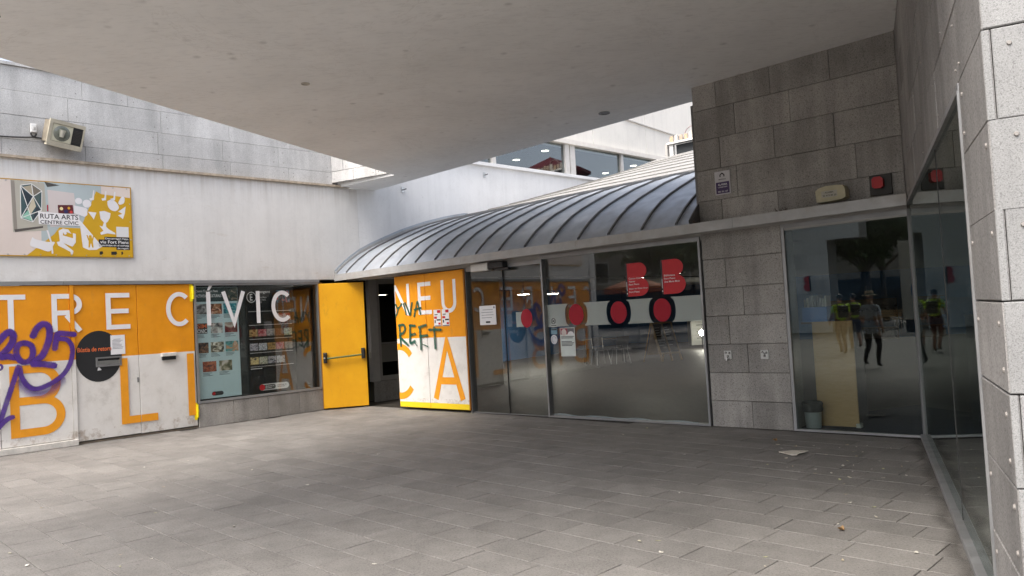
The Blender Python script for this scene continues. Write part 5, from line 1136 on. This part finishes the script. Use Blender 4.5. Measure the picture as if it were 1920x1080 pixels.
for k, (x, y) in enumerate(RS+MS):
    o = bpy.data.objects.new('leaf', LM[k % 5]); C0.objects.link(o); s = random.uniform(.016, .038); o.scale = (s, s*random.uniform(.7, 1.2), s); o.location = (x, y, .002); o.rotation_euler = (random.uniform(-.15, .15), random.uniform(-.15, .15), random.uniform(0, 6.3))
    if k < len(RS): setp(o, 'tiny dry leaf scrap on the paving near the glass corner', 'leaf', 'dry leaf scraps by the glass corner')
    else: setp(o, 'tiny dry leaf scrap scattered on the open paving', 'leaf', 'dry leaf scraps across the court')
brn = plain((.36, .22, .10), .8, var=.25, scale=25, name='brown_leaf')
for x, y, s, lab in ((2.92, 8.9, .06, 'curled brown leaf below the granite pier'), (2.17, 5.36, .055, 'curled brown leaf in the right foreground paving')):
    o = bpy.data.objects.new('curled_leaf', LM[2].copy()); o.data.materials.clear(); o.data.materials.append(brn); C0.objects.link(o); o.scale = (s, s, s*2.2); o.location = (x, y, .003); o.rotation_euler = (.1, .15, 1.); setp(o, lab, 'leaf', 'curled brown leaves')
mb = MB(); pts = [(2.70, 8.14), (2.76, 8.20), (2.86, 8.19), (2.99, 8.08), (2.93, 8.03), (2.87, 8.02), (2.83, 7.97), (2.79, 8.00), (2.75, 8.05)]
mb.prism(pts, lambda p: .004+.02*abs(math.sin(p[0]*9)), lambda p: .012+.02*abs(math.sin(p[0]*9)))
obj('torn_cardboard', mb, plain((.60, .56, .48), .85, var=.08, name='pale_cardboard'), None, False, 'torn piece of pale cardboard lying on the paving', 'cardboard')
obj('plank_offcut', MB().prism([FT.pt(3.05, 0, -.35), FT.pt(3.1, 0, -.45), FT.pt(3.85, 0, -.5), FT.pt(3.82, 0, -.38)], .012, .05), M['ply'], None, False, 'pale wooden offcut on the floor behind the side glass', 'plank')

# ================================================================== PLAZA BEHIND THE VIEWER (seen in the glass)
FG = Fr((-21.66, -5.12), (.75162, -.65960), (.6596, .75162))
gate = thing('granite_gateway', FG.pt(0, 0), 'pale granite pier and lintel across the plaza, mirrored in the glass', 'building')
for i in range(14):
    z0 = i*.62; js = [-7.0, -5.4, -3.8, -2.2, -.7, .3] if i % 2 else [-7.0, -4.6, -3.0, -1.4, .3]
    if z0 >= 4.2: js = js[:-1]+[1.76]
    slab_rows(FG, [(z0, z0+.62, js)], gate, M['gate_stone'], th=.04, gap=.012)
obj('pier_core', MB().box(FG, -7, .29, 0, 8.7, -1.2, -.045).box(FG, .29, 1.75, 4.35, 8.7, -1.2, -.045), M['granite'], gate)
t = thing('wall_sign', FG.pt(-.76, 2.0), 'red B shaped sign on the granite pier across the plaza', 'sign')
obj('spine', MB().box(FG, -.60, -.56, 2.0, 2.73, .03, .09), M['black'], t); obj('red_shape', MB().sheet(FG, [(-.61, 2.0), (-.61, 2.73), (-.75, 2.72), (-.86, 2.62), (-.84, 2.45), (-.77, 2.38), (-.88, 2.28), (-.90, 2.12), (-.80, 2.01)], .08, .05), M['red_vinyl'], t)
t = thing('advert_column', FG.pt(4.0, 0, 1), 'cream advertising column with a blue oval in the plaza', 'advert column')
obj('body', MB().slab(FG, 3.6, 4.4, .5, 3.9, .6, .95, .03), plain((.50, .45, .36), .7, name='cream_board'), t); obj('oval', MB().sheet(FG, ell(4.15, 1.75, .16, .33), .953), plain((.02, .05, .14), .6, name='blue_print'), t, recalc=False); obj('foot', MB().box(FG, 3.7, 4.3, -.03, .5, .65, .9), M['black'], t)
def block(name, cx, cy, ang, w, d, h, c, lab, nw, nf):
    t = thing(name, (cx, cy, 0), lab, 'building', 'buildings around the plaza'); u = (math.cos(ang), math.sin(ang)); fr = Fr((cx, cy), u, (u[1], -u[0]))
    if fr.n.dot(-Vector((cx, cy, 0))) < 0: fr.n = -fr.n
    obj('wall', MB().box(fr, -w/2, w/2, -.03, h, -d, 0), plain(c, .85, var=.1, scale=1.5, name='facade_render'), t); obj('cornice', MB().box(fr, -w/2-.2, w/2+.2, h, h+.4, -d-.2, .3), plain(tuple(k*.8 for k in c), .8, name='cornice'), t)
    obj('shopfront', MB().box(fr, -w/2+.3, w/2-.3, 0, 3.1, 0.01, .06), plain((.03, .03, .03), .3, name='dark_shopfront'), t)
    wm = MB().box(fr, -.6, .6, 0, 1.9, .0, .05); fm = MB().ring(fr, (-.7, .7, -.1, 2.0), (-.6, .6, 0, 1.9), 0, .1)
    for f_ in range(nf):
        for k in range(nw):
            off = fr.u*(-w/2+(k+.5)*w/nw)+Z*(4.2+3.1*f_)
            if f_ == 0 and k == 0: o1 = obj('window', fm, plain((.6, .58, .54), .6, name='window_surround'), t); o2 = obj('glazing', wm, plain((.03, .035, .04), .15, name='dark_window'), o1); base = o1.location.copy(); o1.location = base+off
            else:
                a = o1.copy(); C0.objects.link(a); a.location = base+off; b = o2.copy(); C0.objects.link(b); b.parent = a
block('apartment_block', -52, -14, rad(118), 34, 10, 17, (.34, .30, .25), 'ochre apartment block at the far side of the plaza', 9, 4)
block('apartment_block', -46, 16, rad(72), 26, 10, 15, (.30, .28, .26), 'grey apartment block left of the plaza', 7, 3)
block('apartment_block', -14, -46, rad(10), 40, 10, 16, (.36, .33, .28), 'cream apartment block behind the court', 10, 4)
# trees
def tree_mesh(seed, h=8.5, r=2.6, leaves=6500):
    rnd = random.Random(seed); tk = MB(); tips = []
    tk.tube([(0, 0, -.03), (.03, .02, .6), (.05, -.03, 2.0), (.0, .05, h*.42)], [.2, .15, .13, .10], 10)
    for k in range(8):
        a = k*2.4+rnd.random(); z0 = h*(.3+.02*k); L_ = r*rnd.uniform(.6, 1.); p0 = Vector((.02, .02, z0)); p1 = p0+Vector((math.cos(a)*L_*.5, math.sin(a)*L_*.5, h*.14)); p2 = p0+Vector((math.cos(a)*L_, math.sin(a)*L_, h*(.2+.22*rnd.random())))
        tk.tube([p0, p1, p2], [.075, .05, .02], 6); tips += [p2, (p1+p2)/2]
    tips += [Vector((rnd.uniform(-.5, .5)*r, rnd.uniform(-.5, .5)*r, h*rnd.uniform(.6, .98))) for _ in range(12)]
    cr = MB()
    for _ in range(leaves):
        c = rnd.choice(tips); g = Vector((rnd.gauss(0, .42), rnd.gauss(0, .42), rnd.gauss(0, .34)))*r*.42; p = c+g; s = rnd.uniform(.12, .24)
        d = Vector((rnd.gauss(0, 1), rnd.gauss(0, 1), rnd.gauss(0, 1))).normalized(); e = d.orthogonal().normalized(); f = d.cross(e)
        cr.add([p-e*s, p+f*s*.6, p+e*s, p-f*s*.6], [(0, 1, 2, 3)])
    return mesh('trunk', tk, True), mesh('crown', cr, recalc=False)
bark = plain((.13, .105, .08), .9, var=.3, scale=12, name='bark'); lf = NT('foliage'); lf.col(lf.ramp(lf.noise(1.5, 4), [(.3, (.025, .05, .012)), (.7, (.075, .12, .03))])); lf.setv(.6)
for k, (x, y, s, lab) in enumerate(((-25, -9.5, 1, 'nearest plane tree, right of the granite gateway'), (-30, -6.5, 1.15, 'plane tree behind the granite gateway'), (-32, -15, 1.2, 'plane tree behind the bench'), (-22, -15, .95, 'plane tree right of the bench'), (-27, 3, 1.1, 'plane tree beside the orange cafe parasol'), (-21, 9.5, .9, 'plane tree past the end of the lettered doors'), (-36, -2, 1.2, 'plane tree in front of the ochre apartment block'), (-28.5, -11.5, 1.1, 'plane tree between the bench and the ochre block'), (-35, -9.5, 1.3, 'tall plane tree near the ochre apartment block'), (-31, 7.5, 1.2, 'plane tree in front of the grey apartment block'))):
    if k < 2:
        tm, cm = tree_mesh(40+k); tm.materials.append(bark); cm.materials.append(lf.mat); TM = (TM0, (tm, cm)) if k else None
        if k == 0: TM0 = (tm, cm)
    tm, cm = TM0 if (k % 2 == 0) else TM[1]
    t = thing('plane_tree', (x, y, 0), lab, 'tree', 'trees in the plaza'); t.scale = (s, s, s); t.rotation_euler.z = k*1.3
    for nm, me in (('trunk', tm), ('crown', cm)): o = bpy.data.objects.new(nm, me); C0.objects.link(o); o.parent = t
# bench
bx, by = -22.6, -8.6; t = thing('bench', (bx, by, 0), 'slatted wooden bench under the plaza trees', 'bench'); fb_ = Fr((bx, by), (.75162, -.6596), (.6596, .75162))
for k in range(4): obj('seat_slat', MB().box(fb_, -1.1, 1.1, .43, .46, .0+.11*k, .09+.11*k), M['wood'], t)
for k in range(3): obj('back_slat', MB().box(fb_, -1.1, 1.1, .55+.12*k, .64+.12*k, -.06, -.03), M['wood'], t)
for u in (-.9, .9):
    for o_ in (.02, .4): obj('leg', MB().tube([fb_.pt(u, -.03, o_), fb_.pt(u, .43, o_)], .025, 8), M['black'], t, True)
    obj('back_post', MB().tube([fb_.pt(u, .4, -.0), fb_.pt(u, .92, -.075)], .02, 8), M['black'], t, True)
px, py = -18.6, 6.0; t = thing('cafe_parasol', (px, py, 0), 'orange cafe parasol across the plaza, mirrored in the big pane', 'parasol')
rim_ = [Vector((px+1.35*math.cos(a), py+1.35*math.sin(a), 2.5)) for a in [2*math.pi*i/8 for i in range(8)]]
obj('canopy', MB().add([Vector((px, py, 2.95))]+rim_+[p-Z*.22 for p in rim_], [(0, 1+i, 1+(i+1) % 8) for i in range(8)]+[(1+i, 9+i, 9+(i+1) % 8, 1+(i+1) % 8) for i in range(8)]), plain((.30, .09, .04), .8, name='orange_canvas'), t, recalc=False)
obj('pole', MB().tube([(px, py, 0), (px, py, 3.1)], .03, 8), M['alu'], t, True); obj('base', MB().lathe((px, py, -.03), [(.35, 0), (.35, .08), (.06, .12)], 16), M['granite'], t)

# people
def person(loc, face, lab, mats, pose, height=1.72, shorts=False, long_shirt=False):
    """one skinned figure; mats = skin, top, legs, shoes"""
    J = {}; E_ = []
    def add(n, p, r, par=None, m=0): J[n] = (Vector(p), r, m); (E_.append((par, n)) if par else None)
    add('pelvis', (0, 0, .95), (.145, .11), None, 2); add('waist', (0, .0, 1.10), (.135, .105), 'pelvis', 1); add('chest', (0, .0, 1.30), (.155, .11), 'waist', 1); add('neck0', (0, -.01, 1.44), (.075, .07), 'chest', 1); add('neck', (0, .0, 1.51), (.052, .055), 'neck0', 0)
    add('jaw', (0, .025, 1.57), (.062, .075), 'neck', 0); add('brow', (0, .015, 1.64), (.073, .09), 'jaw', 0); add('crown', (0, .005, 1.70), (.055, .07), 'brow', 0)
    for s, n in ((-1, 'l'), (1, 'r')):
        kx, ks = pose['step'][n], pose['arm'][n]
        add('hip'+n, (s*.095, 0, .88), (.10, .10), 'pelvis', 2); kn = Vector((s*.10, kx[0], .50)); an = Vector((s*.10, kx[1], .09+kx[2]))
        add('thigh'+n, (J['hip'+n][0]+kn)/2, (.085, .085), 'hip'+n, 2); add('knee'+n, kn, (.06, .06), 'thigh'+n, 2); add('calf'+n, kn*.6+an*.4+Vector((0, -.02, 0)), (.056, .056), 'knee'+n, 0 if shorts else 2); add('ankle'+n, an, (.042, .042), 'calf'+n, 0 if shorts else 2); add('toe'+n, an+Vector((0, .15, -.045)), (.042, .036), 'ankle'+n, 3)
        sh = Vector((s*.18, 0, 1.40)); el = Vector((s*.235, ks[0], 1.13)); wr = Vector((s*.24, ks[1], .90+ks[2]))
        add('shoulder'+n, sh, (.062, .065), 'chest', 1); add('elbow'+n, el, (.046, .046), 'shoulder'+n, 1); add('wrist'+n, wr, (.029, .031), 'elbow'+n, 0); d = (wr-el).normalized(); palm = wr+d*.07; add('palm'+n, palm, (.03, .036), 'wrist'+n, 0)
        for q in range(4): b0 = palm+Vector((0, (q-1.5)*.021, 0))+d*.02; ln = (.055, .065, .06, .045)[q]; add('k%d' % q+n, b0+d*ln*.5, (.0095, .0095), 'palm'+n, 0); add('f%d' % q+n, b0+d*ln*.9+Vector((-s*.02, 0, 0)), (.008, .008), 'k%d' % q+n, 0)
        add('thumb'+n, wr+d*.06+Vector((-s*.015, .045, 0)), (.010, .010), 'wrist'+n, 0)
    names = list(J); me = bpy.data.meshes.new('body'); me.from_pydata([J[n][0] for n in names], [(names.index(a), names.index(b)) for a, b in E_], [])
    o = bpy.data.objects.new('tmp', me); C0.objects.link(o); sk = o.modifiers.new('s', 'SKIN'); sub = o.modifiers.new('d', 'SUBSURF'); sub.levels = 2; sub.render_levels = 2
    for i, n in enumerate(names): v = me.skin_vertices[0].data[i]; v.radius = J[n][1]; v.use_root = n == 'pelvis'
    dg = bpy.context.evaluated_depsgraph_get(); dg.update(); body = bpy.data.meshes.new_from_object(o.evaluated_get(dg)); bpy.data.objects.remove(o)
    for mt in mats: body.materials.append(mt)
    for p in body.polygons:
        c = p.center; best = None
        for a, b in E_:
            A, B = J[a][0], J[b][0]; d = B-A; t_2 = max(0, min(1, (c-A).dot(d)/max(1e-9, d.length_squared))); q = (A+d*t_2-c).length
            if best is None or q < best[0]: best = (q, b, t_2, a)
        mi = J[best[1]][2]
        if best[1].startswith('elbow') and best[2] > .75: mi = 0
        if best[1].startswith('hip') or best[1] in ('pelvis',): mi = 2
        if long_shirt and c.z > .78 and mi == 2: mi = 1
        if shorts and c.z < .52 and mi == 2: mi = 0
        if c.z < .085: mi = 3
        p.material_index = mi; p.use_smooth = True
    t = thing('person', loc, lab, 'person'); t.rotation_euler.z = face; k = height/1.76; t.scale = (k, k, k)
    ob = bpy.data.objects.new('body', body); C0.objects.link(ob); ob.parent = t
    hm = MB(); 
    for s in (-1, 1): hm = MB().lathe((s*.073, .01, 1.60), [(.004, -.02), (.012, -.01), (.013, .012), (.004, .022)], 8); o2 = obj('ear', hm, mats[0]); o2.parent = t
    nz = MB().add([(-.012, .098, 1.60), (.012, .098, 1.60), (0, .125, 1.603), (0, .10, 1.64)], [(0, 1, 2), (1, 3, 2), (0, 2, 3), (0, 3, 1)]); o2 = obj('nose', nz, mats[0]); o2.parent = t
    for s in (-1, 1): o2 = obj('eye', MB().lathe((s*.03, .094, 1.632), [(.003, -.006), (.009, 0), (.003, .006)], 8), M['black']); o2.parent = t
    o2 = obj('mouth', MB().box(Fr((0, 0), (1, 0), (0, 1)), -.022, .022, 1.572, 1.578, .09, .101), plain((.28, .10, .08), .6, name='lips')); o2.parent = t
    return t
skin = plain((.42, .24, .16), .55, name='skin'); shoe = M['black']; vest = plain((.58, .90, .03), .6, name='hi_vis'); navy = plain((.03, .04, .09), .8, name='navy_cloth')
walk = {'step': {'l': (.12, .02, .0), 'r': (.02, -.20, .06)}, 'arm': {'l': (-.06, .02, .02), 'r': (.02, .16, .06)}}
def fdir(v): return math.atan2(v[1], v[0]) - math.pi/2
hm = person((-3.68, 3.96, 0), fdir((-.49, -.87)), 'person in a straw hat and pale blue shirt walking, mirrored in the glass', [skin, plain((.42, .48, .55), .8, name='pale_blue_shirt'), M['jean'], shoe], walk, 1.72, long_shirt=True)
straw = plain((.40, .33, .22), .8, var=.15, scale=40, name='straw')
o2 = obj('hat', MB().lathe((0, .01, 1.675), [(.085, -.02), (.15, -.02), (.165, -.012), (.15, -.006), (.092, .0), (.088, .07), (.06, .095), (.02, .09)], 24), straw, None, True); o2.parent = hm
o2 = obj('hat_band', MB().lathe((0, .01, 1.675), [(.0935, .002), (.0915, .028), (.085, .028), (.085, .002)], 24), M['black'], None, True); o2.parent = hm
for loc, dv, lab, st_ in (((-7.9, 2.2, 0), (-.99, -.13), 'person in a yellow hi-vis vest and shorts with a backpack, nearer one', walk), ((-9.7, .7, 0), (-.95, -.3), 'person in a yellow hi-vis vest with a backpack, further away', {'step': {'l': (.0, -.18, .05), 'r': (.13, .05, 0)}, 'arm': {'l': (.03, .14, .05), 'r': (-.05, .0, .02)}})):
    w_ = person(loc, fdir(dv), lab, [skin, vest, plain((.14, .03, .03), .8, name='wine_shorts') if st_ is walk else navy, shoe], st_, 1.74, shorts=True)
    o2 = obj('hair', MB().lathe((0, -.012, 1.63), [(.078, -.03), (.084, .0), (.08, .05), (.06, .085), (.02, .10)], 16), M['black'], None, True); o2.parent = w_
    bk = MB().add([(s*.14, y, z) for y in (-.12, -.26) for z in (1.06, 1.40) for s in (-1, 1)], [(0,1,3,2),(4,6,7,5),(0,4,5,1),(2,3,7,6),(0,2,6,4),(1,5,7,3)])
    o2 = obj('backpack', bk, M['black']); o2.parent = w_; bv = o2.modifiers.new('b', 'BEVEL'); bv.width = .04; bv.segments = 3
    for s in (-1, 1): o2 = obj('strap', MB().tube([(s*.1, -.13, 1.38), (s*.11, -.03, 1.455), (s*.11, .10, 1.40), (s*.12, .12, 1.2)], .016, 6), M['black'], None, True); o2.parent = w_
